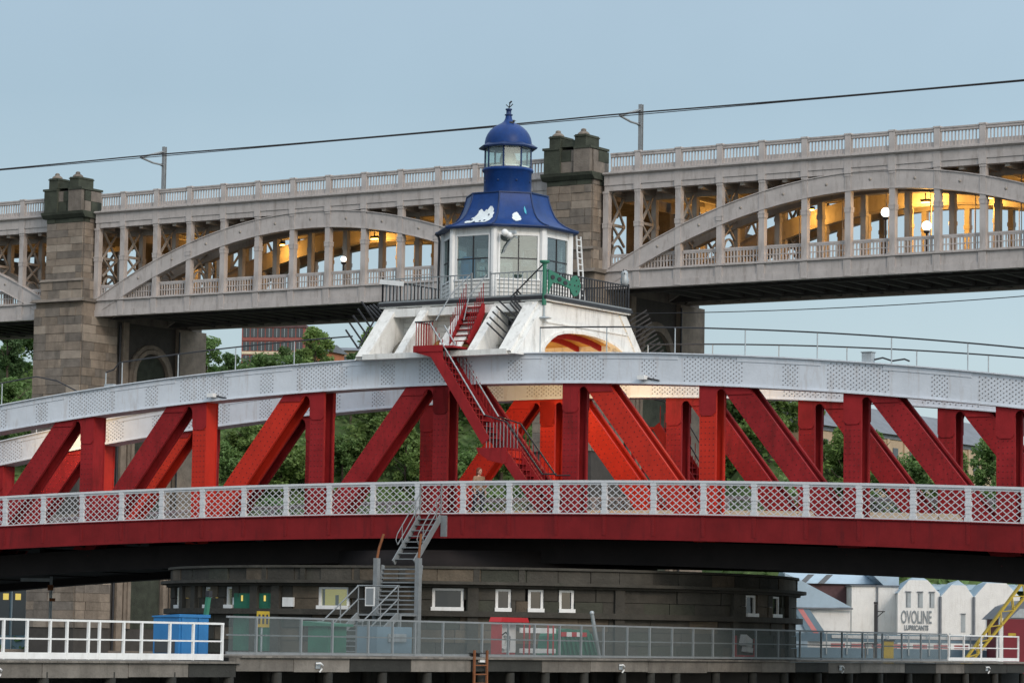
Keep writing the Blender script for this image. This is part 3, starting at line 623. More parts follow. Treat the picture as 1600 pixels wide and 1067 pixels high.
bm_ = MB().sphere((0, 0, .09), .1, 10, (1.35, .8, .8)).sphere((.13, 0, .17), .055, 8).bar((-.1, 0, .09), (-.26, 0, .05), .07, .02).bar((.17, 0, .17), (.23, 0, .165), .02, .02)
bm_.build('body', 'iron', bd); MB().tube([(0, .02, -.02), (.01, .02, .05)], .01, 4).tube([(0, -.02, -.02), (.01, -.02, .05)], .01, 4).build('legs', 'rust', bd)
# downpipe, lamp cluster, leaning ladder
tp(MB().tube([(-2.75, TV - 1.25, 20.42), (-2.62, TV - 1.2, 20.28), (-2.56, TV - 1.22, 20.1), (-2.58, TV - 1.24, 17.36)], .055, 8), 'downpipe', 'iron')
fl = thing('searchlight', sw(1.62, TV - 2.35, 20.05), 'white searchlight pair clamped to the cabin corner facing the camera', 'searchlight', RZ)
MB().lathe([(0, 0), (.12, .0), (.15, .15), (.13, .3), (0, .3)], 12).build('lamp_body', 'white', fl).rotation_euler = (R(80), 0, R(20))
o = MB().lathe([(0, 0), (.11, .0), (.13, .12), (.11, .24), (0, .24)], 12).build('lamp_body', 'white', fl); o.rotation_euler = (R(75), 0, R(-30)); o.location = (.28, .02, -.1)
MB().tube([(.1, .2, -.1), (.45, 0, -.12), (.6, -.1, -.2)], .03, 6).tube([(.3, .1, -.1), (.05, 0, -.45), (-.12, 0, -.75)], .03, 6).build('arm', 'galv', fl)
MB().box(.05, .5, -.08, .02, -.02, .12).build('clamp', 'galv', fl)
ld = thing('white_ladder', sw(2.45, TV + 1.45, 17.35), 'narrow white lattice ladder leaning against the right side of cabin', 'ladder', RZ)
MB().bar((.42, 0, 0), (.16, 0, 3.0), .05, .05).build('stile', 'white', ld); MB().bar((.42, .34, 0), (.16, .34, 3.0), .05, .05).build('stile', 'white', ld)
rg = MB().box(-.02, .02, .03, .31, -.02, .02).mesh('rung', 'white')
for i in range(11): inst('rung', rg, ld, (.42 - .0867*(.25 + i*.26), 0, .25 + i*.26))
sb = thing('notice_plank', sw(-4.0, .82, 18.22), 'white plank tied along the top of platform rail at far left', 'plank', RZ)
MB().bar((0, 0, .05), (1.2, 0, -.1), .04, .2).build('board', 'white', sb)
MB().box(.1, .14, .02, .1, -.1, .15).box(1.0, 1.04, .02, .1, -.2, .05).build('tie', 'iron', sb)
# green iron bracket on the corner of the platform
gbk = thing('green_bracket', sw(4.1, .84, 17.1), 'green cast iron bracket arm with holes on the platform corner post', 'bracket', RZ)
MB().tube([(0, 0, -.15), (0, 0, 1.55)], .09, 10).build('post', 'green', gbk); MB().lathe([(.09, 1.5), (.2, 1.56), (.2, 1.64), (0, 1.66)], 10).build('post_cap', 'green', gbk)
MB().tube([(0, 0, -.62), (0, 0, -.15)], .05, 8).lathe([(0, -.72), (.3, -.7), (.3, -.66), (.06, -.6)], 12).build('foot', 'galv', gbk)
arm = [(.09, 1.28), (.6, 1.20), (1.1, 1.08), (1.5, 1.0), (1.75, .98), (1.9, 1.18), (2.15, 1.25), (2.4, 1.12), (2.5, .85), (2.42, .58), (2.2, .42), (2.0, .38), (1.8, .5), (1.7, .66), (1.3, .72), (.8, .80), (.4, .78), (.2, .55), (.09, .3)]
MB().prism([(y, z) for y, z in arm], .10, .16, 'x').build('arm_plate', 'green', gbk)
for y, z in ((.35, 1.0), (.85, .96), (1.3, .86)): MB().prism([(y + .15*math.cos(q), z + .09*math.sin(q)) for q in [i*math.pi/5 for i in range(10)]], .161, .185, 'x').build('arm_boss', 'iron', gbk)
for y, z in ((2.15, 1.05), (2.15, .6), (2.3, .83), (2.02, .83), (1.65, .83)): MB().sphere((.165, y, z), .04, 6).build('bolt', 'iron', gbk)
MB().tube([(-.05, -.02, 1.5), (-1.65, -.02, .18)], .03, 6).build('stay_rod', 'iron', gbk)
ow = thing('decoy_owl', sw(4.02, 7.15, 18.36), 'grey moulded owl figure perched on the right corner of platform rail', 'owl figure', RZ)
MB().lathe([(0, 0), (.12, 0), (.17, .12), (.18, .28), (.14, .4), (.15, .48), (.13, .58), (.07, .63), (0, .64)], 12).build('body', 'galv', ow)
for sx in (-1, 1):
    MB().sphere((.08, sx*.06 - .08, .5), .035, 6).build('eye', 'iron', ow); MB().bar((0, sx*.09, .58), (0, sx*.11, .68), .03, .03).build('ear_tuft', 'iron', ow)
    MB().bar((0, sx*.17, .36), (-.02, sx*.15, .08), .05, .1).build('wing', 'grey', ow)
# anti-climb spikes at the corners
def spikes(s, v, z, d, n, step, L_, lab):
    t = thing('spike_fan', sw(s, v, z), lab, 'spikes', RZ, 'anti-climb spikes round the tower')
    me = MB().bar((0, 0, 0), Vector(d).normalized()*L_, .06, .06).mesh('spike', 'iron')
    for i in range(n): inst('spike', me, t, Vector(step)*i, (0, 0, R(3*(i % 3) - 3)))
    e_ = Vector(step)*(n - 1); MB().bar((0, 0, 0), e_ + Vector((0.001, 0, 0)), .05, .05).build('spike_bar', 'iron', t)
spikes(-3.9, -.75, 15.35, (-1, -.15, 1.3), 5, (-.02, .3, .32), 1.0, 'black spikes on the lower left corner of white tower base')
spikes(-3.9, .55, 16.75, (-1, .1, .8), 5, (-.0, .26, .06), .8, 'black spikes below the left end of the platform')
spikes(3.05, -.45, 15.5, (-1, -.3, .95), 5, (.0, .22, .24), 1.0, 'lower black spikes between near ribs at the right corner')
spikes(3.25, .55, 16.45, (-.8, -.2, .9), 6, (.0, .1, .12), .8, 'upper black spikes under the platform beside green bracket')
spikes(3.9, 7.55, 16.85, (.8, .5, .6), 13, (0, .14, -.155), 1.0, 'long row of black spikes down the far right slope of tower base')
for s, lab in ((-2.7, 'ragged grey bird nest on the ledge of left recess'), (2.55, 'ragged grey bird nest on the ledge below the small blue window')):
    t = thing('bird_nest', sw(s, .9, 15.05), lab, 'nest', RZ)
    m = MB(); rnd = random.Random(int(s*10))
    prof = [(.75, 0), (.72, .12), (.6, .28), (.45, .42), (.22, .55), (0, .6)]
    m.lathe(prof, 14); m.v = [(x*(1 + rnd.uniform(-.15, .15)), y*.55*(1 + rnd.uniform(-.15, .15)), z*1.3 + rnd.uniform(-.05, .05)) for x, y, z in m.v]
    m.build('mound', 'nest', t)
    tw = MB()
    for i in range(40):
        a = rnd.uniform(0, 6.28); r = rnd.uniform(.2, .7); c = Vector((r*math.cos(a), r*.55*math.sin(a), .75*(1 - r) + .1))
        tw.bar(c, c + Vector((rnd.uniform(-.3, .3), rnd.uniform(-.2, .2), rnd.uniform(-.1, .15))), .02, .02)
    tw.build('twigs', 'timber', t)['kind'] = 'stuff'
# lamps under the portal and on the trusses
for s, v, z, p in ((.4, 4.0, 14.3, 260), (4.6, 4.9, 14.25, 240), (-26.0, 5.4, topB(-26) + .95, 260), (10.4, 5.6, topB(10.4) + .55, 60)): hung_lamp(s, v, z, p)
# ------------------------------------------------------------------ red access staircase
stair = thing('access_staircase', sw(0, -1.1, 8.4), 'crimson steel staircase descending from the cabin platform to the bridge footway', 'staircase', RZ)
SO = Vector((0, -1.1, 8.4))
def sp_(mb, name, mat, parent=None):
    mb.v = [tuple(Vector(p) - SO) for p in mb.v]; return mb.build(name, mat, parent or stair)
def flight(p0, p1, side, wid, tread_axis, nt, name='stringer', depth=.42, th=.06):
    """two stringers from p0 to p1, the second offset by side*wid; treads between"""
    p0, p1 = Vector(p0), Vector(p1); sd_ = Vector(side)
    for k in (0, 1):
        o = sd_*(wid*k); sp_(MB().bar(p0 + o, p1 + o, th, depth, (0, 0, 1)), name, 'red')
    for i in range(nt):
        c = p0 + (p1 - p0)*((i + .5)/nt); h = Vector((p1.x - p0.x, p1.y - p0.y, 0)).normalized()
        m = MB().bar(c + sd_*.04 + Vector((0, 0, .05)), c + sd_*(wid - .04) + Vector((0, 0, .05)), .25, .035); sp_(m, 'tread', 'red')
        m = MB().bar(c + sd_*.04 + h*(-.10) + Vector((0, 0, -.03)), c + sd_*(wid - .04) + h*(-.10) + Vector((0, 0, -.03)), .02, .09); sp_(m, 'nosing', 'red')
def handrail(pts, mat='grey', r=.03): return sp_(MB().tube(pts, r, 6), 'handrail', mat)
def bal(p, q_, n, h=.9, mat='red'):
    p, q_ = Vector(p), Vector(q_); me = MB().box(-.012, .012, -.012, .012, 0, h).mesh('baluster', mat)
    for i in range(n): inst('baluster', me, stair, p + (q_ - p)*((i + .5)/n) - SO)
# upper flight, platform to top landing
flight((.45, .75, 17.05), (.45, -.35, 15.35), (1, 0, 0), .85, 'y', 7, depth=.34)
handrail([(.45, .85, 18.3), (.45, -.45, 17.95 - .55), (.45, -1.5, 16.25)], 'grey', .026); handrail([(1.3, .85, 18.3), (1.3, -.4, 17.3), (1.3, -.75, 16.3)], 'grey', .026)
bal((.45, .7, 17.15), (.45, -.5, 15.5), 8); bal((1.3, .7, 17.15), (1.3, -.5, 15.5), 8)
sp_(MB().box(-.5, 1.4, -1.62, -.35, 15.14, 15.22), 'landing', 'red'); sp_(MB().box(-.52, .9, -1.66, -1.625, 15.0, 15.26), 'landing_edge', 'red')
sp_(MB().prism([(-.5, 15.0), (.9, 15.0), (.9, 14.6), (.1, 14.85)], -1.62, -1.58), 'landing_bracket', 'red')
for a, b, n in (((-.48, -1.6, 15.22), (.42, -1.6, 15.22), 7), ((-.48, -1.6, 15.22), (-.48, -.4, 15.22), 7)):
    bal(a, b, n, .98); a, b = Vector(a), Vector(b); sp_(MB().bar(a + Vector((0, 0, 1.0)), b + Vector((0, 0, 1.0)), .05, .05), 'landing_rail', 'iron')
# lower flights along the bridge
flight((.35, -1.6, 15.12), (3.05, -1.6, 11.35), (0, 1, 0), 1.0, 'x', 16)
sp_(MB().box(2.75, 4.05, -1.62, -.58, 11.02, 11.10), 'landing', 'red')
sp_(MB().prism([(2.62, 11.12), (2.70, 10.92), (3.2, 10.6), (3.95, 10.45), (4.05, 10.5), (4.05, 11.02)], -1.66, -1.58), 'landing_bracket', 'red'); sp_(MB().prism([(2.70, 10.92), (3.2, 10.6), (3.95, 10.45), (4.05, 10.5), (4.05, 11.02)], -.6, -.54), 'landing_bracket', 'red'); sp_(MB().box(4.055, 4.08, -1.56, -.62, 10.5, 11.0), 'landing_face', 'red2')  # landing face: brighter red stands in for light falling on it
flight((3.75, -1.6, 11.0), (5.85, -1.6, 8.45), (0, 1, 0), 1.0, 'x', 11)
for v in (-1.6, -.6):
    a, b, c, d = Vector((.25, v, 16.15)), Vector((2.95, v, 12.4)), Vector((4.0, v, 12.1)), Vector((5.7, v, 10.02))
    handrail([a, b], 'galv', .032); handrail([b, c], 'iron', .03); handrail([c, d, d + Vector((.65, 0, 0))], 'iron', .035)
    bal((.45, v, 15.2), (2.95, v, 11.55), 15, .9); bal((2.98, v, 11.1), (3.95, v, 11.1), 6, 1.0, 'grey'); bal((4.0, v, 10.95), (5.6, v, 9.0), 9, 1.05)
# far-side twin of the lower flight, glimpsed between the uprights
stair2 = thing('far_staircase', sw(0, 8.0, 8.4), 'red staircase half hidden behind uprights on the far side of the bridge', 'staircase', RZ)
SO = Vector((0, 8.0, 8.4)); _s = stair; stair = stair2
flight((4.7, 8.7, 12.6), (7.7, 8.7, 8.45), (0, 1, 0), 1.0, 'x', 15)
for v in (8.7, 9.7):
    handrail([(4.6, v, 13.7), (5.1, v, 13.6), (7.6, v, 9.9)], 'iron', .03); bal((4.8, v, 12.6), (7.5, v, 9.0), 12, .95)
sp_(MB().box(3.4, 4.8, 8.68, 9.72, 12.45, 12.55), 'landing', 'red')
sp_(MB().box(3.5, 3.62, 9.55, 9.67, 8.4, 12.45), 'landing_post', 'red'); sp_(MB().box(3.5, 3.62, 8.72, 8.84, 8.4, 12.45), 'landing_post', 'red')
stair = _s
# ================================================================== high level bridge behind
hlb = thing('high_level_bridge', HL, 'grey two-deck iron arch bridge running behind the red swing bridge', 'bridge', RZ)
PITCH = 43.16; PL, PR = 2.75, 7.05                                  # pier face-to-face along the bridge
SPANS = [-2, -1, 0]                                                # span k runs from PR + k*PITCH to PL + (k+1)*PITCH
RIBV = (0.0, 2.2, 8.6, 10.8)
zC, zB, zF0, zF1, zCap, zRail = 32.75, 33.84, 26.33, 27.45, 33.84, 35.12
def part(mb, name, mat, kind=None, label=None, parent=None):
    o = mb.build(name, mat, parent or hlb)
    if kind: o['kind'] = kind
    if label: o['label'] = label
    return o
colm = MB().box(-.2, .2, -.06, .34, zF1 - .03, zC).box(-.235, .235, -.09, .37, 30.35, 30.60).box(-.255, .255, -.11, .39, 30.60, 30.67).box(-.23, .23, -.09, .37, zF1 - .02, zF1 + .2).box(-.23, .23, -.09, .37, zC - .15, zC - .003)
colm = colm.mesh('column', 'hlb')
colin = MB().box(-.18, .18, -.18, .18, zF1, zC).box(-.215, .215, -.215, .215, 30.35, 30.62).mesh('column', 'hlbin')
pil = MB().box(-.26, .26, -.13, -.055, zC + .01, zB - .06).mesh('pilaster', 'hlb')
pil2 = MB().box(-.26, .26, -.13, -.055, zF0 + .06, zF1 - .04).mesh('pilaster', 'hlb')
rpost = MB().box(-.2, .2, -.12, .22, zB + .1, zRail + .06).box(-.24, .24, -.16, .26, zRail + .063, zRail + .16).mesh('parapet_post', 'hlb')
def xbrace(v0, v1):
    """pierced bracing between two ribs, seen through the openings near the piers"""
    m = MB(); y = 0
    z0, z1, z2 = 28.4, 30.6, 32.6
    for a, b, c, d in ((z0 + .9, v0, z1, v1), (z0 + .9, v1, z1, v0), (z1, v0, z2, v1), (z1, v1, z2, v0)):
        m.bar((0, b, a), (0, d, c), .12, .14, (1, 0, 0))
    for z in (z1, z2): m.box(-.07, .07, v0, v1, z - .09, z + .09)
    vc = (v0 + v1)/2; hw = (v1 - v0)/2 - .1
    pts = [(vc + hw*math.cos(t), z0 + .1 + .8*math.sin(t)) for t in [math.pi*i/8 for i in range(9)]]
    for p, q_ in zip(pts[:-1], pts[1:]): m.bar((.0, *p), (.0, *q_), .1, .14, (1, 0, 0))
    m.sphere((0, vc, (z1 + z0 + .9)/2), .16, 8, (.6, 1, 1)); m.sphere((0, vc, (z1 + z2)/2), .16, 8, (.6, 1, 1))
    return m.mesh('cross_brace', 'hlbin')
XB = [xbrace(.45, 2.0), xbrace(8.8, 10.6)]
rod = MB().tube([(0, 0, zF1), (0, 0, zC)], .03, 5).mesh('suspender', 'hlbin')
knob = MB().lathe([(0, -.14), (.07, -.12), (.10, 0), (.10, .02), (0, .02)], 8).mesh('bolt_boss', 'hlbin')
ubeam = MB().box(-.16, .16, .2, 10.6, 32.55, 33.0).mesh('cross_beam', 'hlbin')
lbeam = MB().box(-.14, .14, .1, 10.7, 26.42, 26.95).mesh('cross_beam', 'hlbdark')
for k in SPANS:
    a, b = PR + k*PITCH, PL + (k + 1)*PITCH; mid = (a + b)/2
    # entablature under the railway parapet
    part(MB().box(a, b, -.05, .55, zC, zC + .36), 'architrave', 'hlb'); part(MB().box(a, b, -.11, .55, zC + .363, zB - .12), 'frieze_beam', 'hlb')
    part(MB().prism([(-.11, zB - .117), (.3, zB - .117), (.3, zB + .1), (-.34, zB + .1), (-.34, zB + .0)], a, b, 'x'), 'cornice', 'hlb')
    part(MB().box(a, b, -.05, .5, zF0 + .45, zF1), 'lower_beam', 'hlb'); part(MB().box(a, b, -.11, .5, zF0, zF0 + .447), 'lower_beam', 'hlb')
    part(MB().box(a, b, -.2, .5, zF1 + .003, zF1 + .09), 'lower_ledge', 'hlb')
    part(MB().box(a, b, 10.8, 11.3, zF0, zF1), 'far_lower_beam', 'hlbin'); part(MB().box(a, b, 10.8, 11.3, zC, zB), 'far_upper_beam', 'hlbin')
    part(MB().box(a, b, .55, 10.75, 33.0, 33.75), 'railway_deck', 'hlbin'); part(MB().box(a, b, .52, 10.78, 26.95, 27.35), 'road_deck', 'hlbdark')
    for v in (2.2, 8.6):
        part(MB().box(a, b, v - .15, v + .15, 26.3, 26.94), 'lower_girder', 'hlbdark'); part(MB().box(a, b, v - .15, v + .15, 32.3, 32.99), 'upper_girder', 'hlbin')
    # arch ribs
    for v in RIBV:
        m = MB(); n = 36; y0, y1 = (v - .02, v + .42) if v == 0 else (v - .2, v + .2)
        for off0, off1, ya, yb in ((0, -1.08, y0, y1), (.06, 0, y0 - .08, y1 + .08), (-1.08, -1.14, y0 - .08, y1 + .08)):
            vs = []
            for i in range(n + 1):
                s = a + (b - a)*i/n; z = 32.84 - .0142*(s - mid)**2
                vs += [(s, ya, z + off1), (s, yb, z + off1), (s, yb, z + off0), (s, ya, z + off0)]
            fs = [(4*i+j, 4*i+(j+1) % 4, 4*i+4+(j+1) % 4, 4*i+4+j) for i in range(n) for j in range(4)] + [(0, 1, 2, 3), (4*n+3, 4*n+2, 4*n+1, 4*n)]
            m.addv(vs, fs)
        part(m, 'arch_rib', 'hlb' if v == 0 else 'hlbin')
    # columns, bays
    cs = [PR + k*PITCH + 2.5 + 3.05*i for i in range(12)]
    edges = [a + .2] + cs + [b - .2]
    inst('column', colm, hlb, (a + .1, .02, 0)); inst('column', colm, hlb, (b - .1, .02, 0))
    for i, s in enumerate(cs):
        inst('column', colm, hlb, (s, 0, 0)); inst('pilaster', pil, hlb, (s, 0, 0)); inst('pilaster', pil2, hlb, (s, 0, 0)); inst('parapet_post', rpost, hlb, (s, 0, 0))
        for v in RIBV[1:]: inst('column', colin, hlb, (s, v, 0))
        inst('cross_beam', ubeam, hlb, (s, 0, 0)); inst('cross_beam', lbeam, hlb, (s, 0, 0)); inst('cross_beam', lbeam, hlb, (s + 1.5, 0, 0)); inst('cross_beam', ubeam, hlb, (s + 1.5, 0, 0))
        if i < 3 or i > 8:
            for me in XB: inst('cross_brace', me, hlb, (s, 0, 0))
    inst('cross_brace', XB[0], hlb, (a + .3, 0, 0)); inst('cross_brace', XB[1], hlb, (a + .3, 0, 0))
    for i in range(len(edges) - 1):
        p, q_ = edges[i] + .25, edges[i+1] - .25
        if q_ - p < .5: continue
        # railway parapet: plinth, fluted lower third, open upper part with round heads
        m = MB().box(p - .02, q_ + .02, -.06, .14, zRail - .16, zRail - .003).box(p - .02, q_ + .02, -.10, .18, zRail, zRail + .10).box(p - .02, q_ + .02, -.08, .16, zB + .1, zB + .2)
        m.box(p, q_, .03, .06, zB + .2, zB + .50)
        nb = max(2, round((q_ - p)/.235))
        for j in range(nb + 1):
            x = p + (q_ - p)*j/nb; m.box(x - .032, x + .032, .0, .08, zB + .2, zRail - .16)
            if j < nb:
                w_ = (q_ - p)/nb; m.prism([(x + .032, zRail - .16), (x + w_ - .032, zRail - .16), (x + w_ - .032, zRail - .25), (x + w_*.7, zRail - .19), (x + w_*.3, zRail - .19), (x + .032, zRail - .25)], .01, .07)
        part(m, 'balustrade_panel', 'hlb', 'stuff')
        # footway railing of the lower deck
        m = MB().box(p, q_, .2, .32, 28.5, 28.62).box(p, q_, .22, .30, 27.55, 27.65).box(p, q_, .22, .30, 28.0, 28.06).box(p, q_, .22, .30, 28.4, 28.5)
        for j in range(nb + 1):
            x = p + (q_ - p)*j/nb; m.box(x - .045, x + .045, .23, .29, 27.55, 28.5)
        part(m, 'footway_railing', 'hlb', 'stuff')
        m = MB().box(p, q_, 10.5, 10.58, 28.5, 28.6)
        for j in range(nb + 1):
            x = p + (q_ - p)*j/nb; m.box(x - .04, x + .04, 10.51, 10.57, 27.4, 28.5)
        part(m, 'far_railing', 'hlbin', 'stuff')
        c = (p + q_)/2; z = 32.84 - .0142*(c - mid)**2 - .52
        if z > 28.0: inst('bolt_boss', knob, hlb, (c, -.02, z), (R(90), 0, 0))
        if abs(c - mid) < 14:
            for v in (2.2, 8.6): inst('suspender', rod, hlb, (c, v, 0))
    # sodium lamps hung under the railway deck over the roadway
    for dx in ((-16.6, -8.3, 0, 4.4, 8.3, 16.6) if k == 0 else (-16.6, -8.3, 0, 8.3, 16.6)):
        s = mid + dx
        if s > 38 or s < -49: continue
        o = inst('deck_lamp', MB().box(-.3, .3, -.12, .12, -.1, .08).box(-.03, .03, -.03, .03, .08, .62).mesh('deck_lamp', 'iron'), hlb, (s, 7.4, 31.9))
        inst('lamp_lens', MB().box(-.26, .26, -.1, .1, -.16, -.104).mesh('lamp_lens', 'sodium'), o)
        point_light('sodium_glow', hlb, (s, 7.4, 31.3), (1300 if k == 0 else 420) if dx == 0 else (330 if k == 0 and 3 < dx < 5 else 190), (1, .50, .10), .3)
for s, z, n_, lab in ((26.8, 30.37, 1, 'lit white globe street lamp on lower deck, left of the right-hand pair'), (29.61, 29.37, 2, 'lit white globe street lamp on lower deck, lower one of the right-hand pair'), (-14.79, 29.56, 3, 'lit white globe street lamp on lower deck left of the blue roof')):
    t = thing('globe_lamp', hl(s, 1.2, 27.36), lab, 'street lamp', RZ, 'globe lamps on the lower deck')
    r = .30 if n_ < 3 else .2
    MB().tube([(0, 0, 0), (0, 0, z - 27.36 - r - .05)], .06, 8).lathe([(0, z - 27.36 - r - .22), (.2, z - 27.36 - r - .1), (.16, z - 27.36 - r + .02), (0, z - 27.36 - r + .02)], 10).lathe([(.14, 0), (.12, .4), (.06, .5)], 8).build('post', 'iron', t)
    MB().sphere((0, 0, z - 27.36), r, 16).build('globe', 'globe', t)
# catenary
for s, lab in ((-37.3, 'grey overhead line mast above the left parapet of the rear bridge'), (4.35, 'grey overhead line mast above the right parapet of the rear bridge')):
    t = thing('catenary_mast', hl(s, 8.9, 33.9), lab, 'mast', RZ, 'overhead line masts')
    MB().box(-.13, .13, -.13, -.09, 0, 6.1).box(-.13, .13, .09, .13, 0, 6.1).box(-.03, .03, -.09, .09, 0, 6.1).build('pole', 'grey', t)
    MB().tube([(0, 0, 5.75), (0, -1.2, 5.4), (0, -2.75, 4.95)], .085, 6).tube([(0, 0, 4.7), (0, -1.3, 4.72), (0, -2.75, 4.93)], .075, 6).build('cantilever_arm', 'grey', t)
    MB().lathe([(.05, 5.5), (.13, 5.54), (.05, 5.58), (.13, 5.62), (.05, 5.7)], 8, 0, -.3).lathe([(.05, 4.6), (.12, 4.65), (.05, 4.7), (.12, 4.75), (.05, 4.8)], 8, 0, -.3).build('insulator', 'iron', t)
t = thing('overhead_wire', hl(0, 6.15, 38.85), 'thin dark overhead railway wire strung along the whole rear bridge', 'wire', RZ)
def sag(x): 
    u = ((x - 4.35) % 41.65)/41.65; return -.30*4*u*(1-u)*.35
MB().tube([(x, 0, sag(x) + .1) for x in range(-90, 61, 3)], .055, 5).build('catenary_wire', 'iron', t); MB().tube([(x, 0, -.06) for x in range(-90, 61, 3)], .03, 5).build('contact_wire', 'iron', t)
t = thing('slung_cable', hl(0, -1.0, 25.9), 'thin cable slung just below the lower deck of the rear bridge at right', 'cable', RZ)
MB().tube([(x, 0, -1.6 + .0012*(x - 25)**2) for x in range(8, 48, 2)], .03, 5).build('wire', 'iron', t)
# ------------------------------------------------------------------ stone piers
BLK = {m_: MB().box(-.5, .5, -.5, .5, -.5, .5).mesh('stone', m_) for m_ in ('stoneA', 'stoneB', 'stoneC', 'stoneG', 'drumA', 'drumB', 'drumC')}
def pick(rnd, z):
    q = rnd.random()
    if z > 33.2: return 'stoneG' if q < .62 else 'stoneA'
    return 'stoneA' if q < .42 else ('stoneB' if q < .86 else 'stoneC')
def rng_course(t, rnd, x0, x1, y0, y1, z0, z1, face, ln):
    """one course of stones along a face: 'f' front (fixed y0) or 'r' right (fixed x1)"""
    a, b = (x0, x1) if face == 'f' else (y0, y1); cur = a; first = rnd.uniform(.5, 1)*ln; 
    while cur < b - .02:
        L_ = min(first if cur == a else ln*rnd.uniform(.8, 1.25), b - cur)
        if b - cur - L_ < ln*.35: L_ = b - cur
        d = .3 + rnd.uniform(-.03, .03)
        if face == 'f': loc = (cur + L_/2, y0 - d/2 + .2, (z0+z1)/2); sc = (L_ - .025, d, z1 - z0 - .02)
        else: loc = (x1 + d/2 - .2, cur + L_/2, (z0+z1)/2); sc = (d, L_ - .025, z1 - z0 - .02)
        inst('stone', BLK[pick(rnd, (z0+z1)/2)], t, loc, (0, 0, 0), sc); cur += L_
def make_pier(k, lab, seed):
    c = (PL + PR)/2 + k*PITCH; t = thing('stone_pier', hl(c, 0, 0), lab, 'bridge pier', RZ, 'stone piers of the rear bridge'); rnd = random.Random(seed)
    def bld(mb, name, mat): return mb.build(name, mat, t)
    V0 = -.9
    # upper shaft 27.6 - 33.7, front block only (the bridge spans meet its sides)
    x0, x1 = -1.72, 1.72
    bld(MB().box(x0, x1, V0, 1.7, 27.6, 33.75), 'core', 'mortar'); bld(MB().box(x0, x1, 9.1, 12.0, 27.6, 33.75), 'rear_shaft', 'stoneA'); bld(MB().box(x0, x1, 1.701, 9.099, 32.4, 33.75), 'portal_lintel', 'stoneA')
    z = 29.0
    while z < 33.4:
        h = .52; rng_course(t, rnd, x0, x1, V0, 0, z, min(z + h, 33.5), 'f', 1.15); rng_course(t, rnd, x0, x1, V0 + .0, 1.7, z, min(z + h, 33.5), 'r', .9); z += h
    for za, zb, e_ in ((27.62, 28.9, .22),):
        rng_course(t, rnd, x0 - e_, x1 + e_, V0 - e_, 0, za, (za+zb)/2, 'f', 1.2); rng_course(t, rnd, x0 - e_, x1 + e_, V0 - e_, 0, (za+zb)/2, zb, 'f', 1.2)
        rng_course(t, rnd, x0, x1 + e_, V0 - e_, .05, za, (za+zb)/2, 'r', 1.0); rng_course(t, rnd, x0, x1 + e_, V0 - e_, .05, (za+zb)/2, zb, 'r', 1.0)
    bld(MB().prism([(V0 - .45, 28.88), (0, 28.88), (0, 29.08), (V0 - .2, 29.08)], x0 - .32, x1 + .32, 'x'), 'string_course', 'stoneA')
    bld(MB().prism([(V0 - .2, 33.5), (.2, 33.5), (.2, 33.95), (V0 - .5, 33.95), (V0 - .44, 33.75)], x0 - .28, x1 + .28, 'x'), 'corbel_course', 'stoneG')
    # parapet block with two merlons
    bld(MB().box(x0 - .02, x1 + .02, V0 - .1, .9, 33.95, 35.5), 'parapet_core', 'mortar')
    for za, zb in ((33.96, 34.7), (34.7, 35.45)):
        rng_course(t, rnd, x0 - .05, x1 + .05, V0 - .15, .9, za, zb, 'f', 1.15); rng_course(t, rnd, x0 - .05, x1 + .05, V0 - .1, .9, za, zb, 'r', 1.0)
    for sx in (-1, 1):
        c0 = sx*1.15
        bld(MB().box(c0 - .62, c0 + .62, V0 - .42, V0 - .12, 33.96, 35.5), 'corner_pilaster', 'stoneA' if sx > 0 else 'stoneG')
        bld(MB().box(c0 - .72 if sx < 0 else c0 - .60, c0 + .60 if sx < 0 else c0 + .72, V0 - .48, .95, 35.503, 35.66), 'cap_slab', 'stoneG')
        cc = sx*.98
        bld(MB().box(cc - .42, cc + .42, V0 - .35, .4, 35.683, 36.45), 'merlon', 'stoneG')
        bld(MB().box(cc - .47, cc + .47, V0 - .40, .44, 36.3, 36.38), 'merlon_band', 'stoneG')
        bld(MB().lathe([(.42, 36.45), (.38, 36.55), (.24, 36.66), (.17, 36.69), (.19, 36.76), (.14, 36.84), (0, 36.88)], 8, cc, V0 + .05, R(22.5), False), 'merlon_cap', 'stoneA')
    bld(MB().box(-.55, .55, V0 - .2, .3, 35.683, 36.12), 'parapet_wall', 'stoneG')
    # lower shaft: wider, with a deep round-headed recess in each long side
    X0, X1, VB = -2.25, 2.25, 12.4
    bld(MB().box(X0, X1, V0 - .5, VB, -1.5, 26.2), 'lower_core', 'mortar'); bld(MB().prism([(V0 - .5, 26.2), (VB, 26.2), (VB, 27.6), (V0, 27.6)], X0 + .1, X1 - .1, 'x'), 'weathering', 'stoneA')
    bld(MB().prism([(V0 - .95, 27.35), (0, 27.35), (0, 27.6), (V0 - .6, 27.6)], X0 - .2, X1 + .2, 'x'), 'string_course', 'stoneA')
    bld(MB().box(X0, X1, V0 - .4, -.06, 26.2, 27.35), 'neck_block', 'stoneB')
    z = 4.0; h = .62
    while z < 26.9:
        if z > 15.5 or z < 11.5:
            rng_course(t, rnd, X0, X1, V0 - .5, 0, z, z + h, 'f', 1.45)
            if z < 26.3: rng_course(t, rnd, X0, X1, V0 - .5, 2.4, z, z + h, 'r', 1.5)
        z += h
    bld(MB().box(X0, X1, V0 - .5 - .1, 2.4, 11.3, 15.6), 'shaft_face', 'stoneB') if False else None
    # projecting side buttresses and arch surround on the right face
    bld(MB().box(X1, X1 + .35, 9.2, VB, -1.5, 26.2), 'buttress', 'stoneB'); bld(MB().box(X1, X1 + .22, 3.0, 3.6, -1.5, 26.2), 'buttress', 'stoneB')
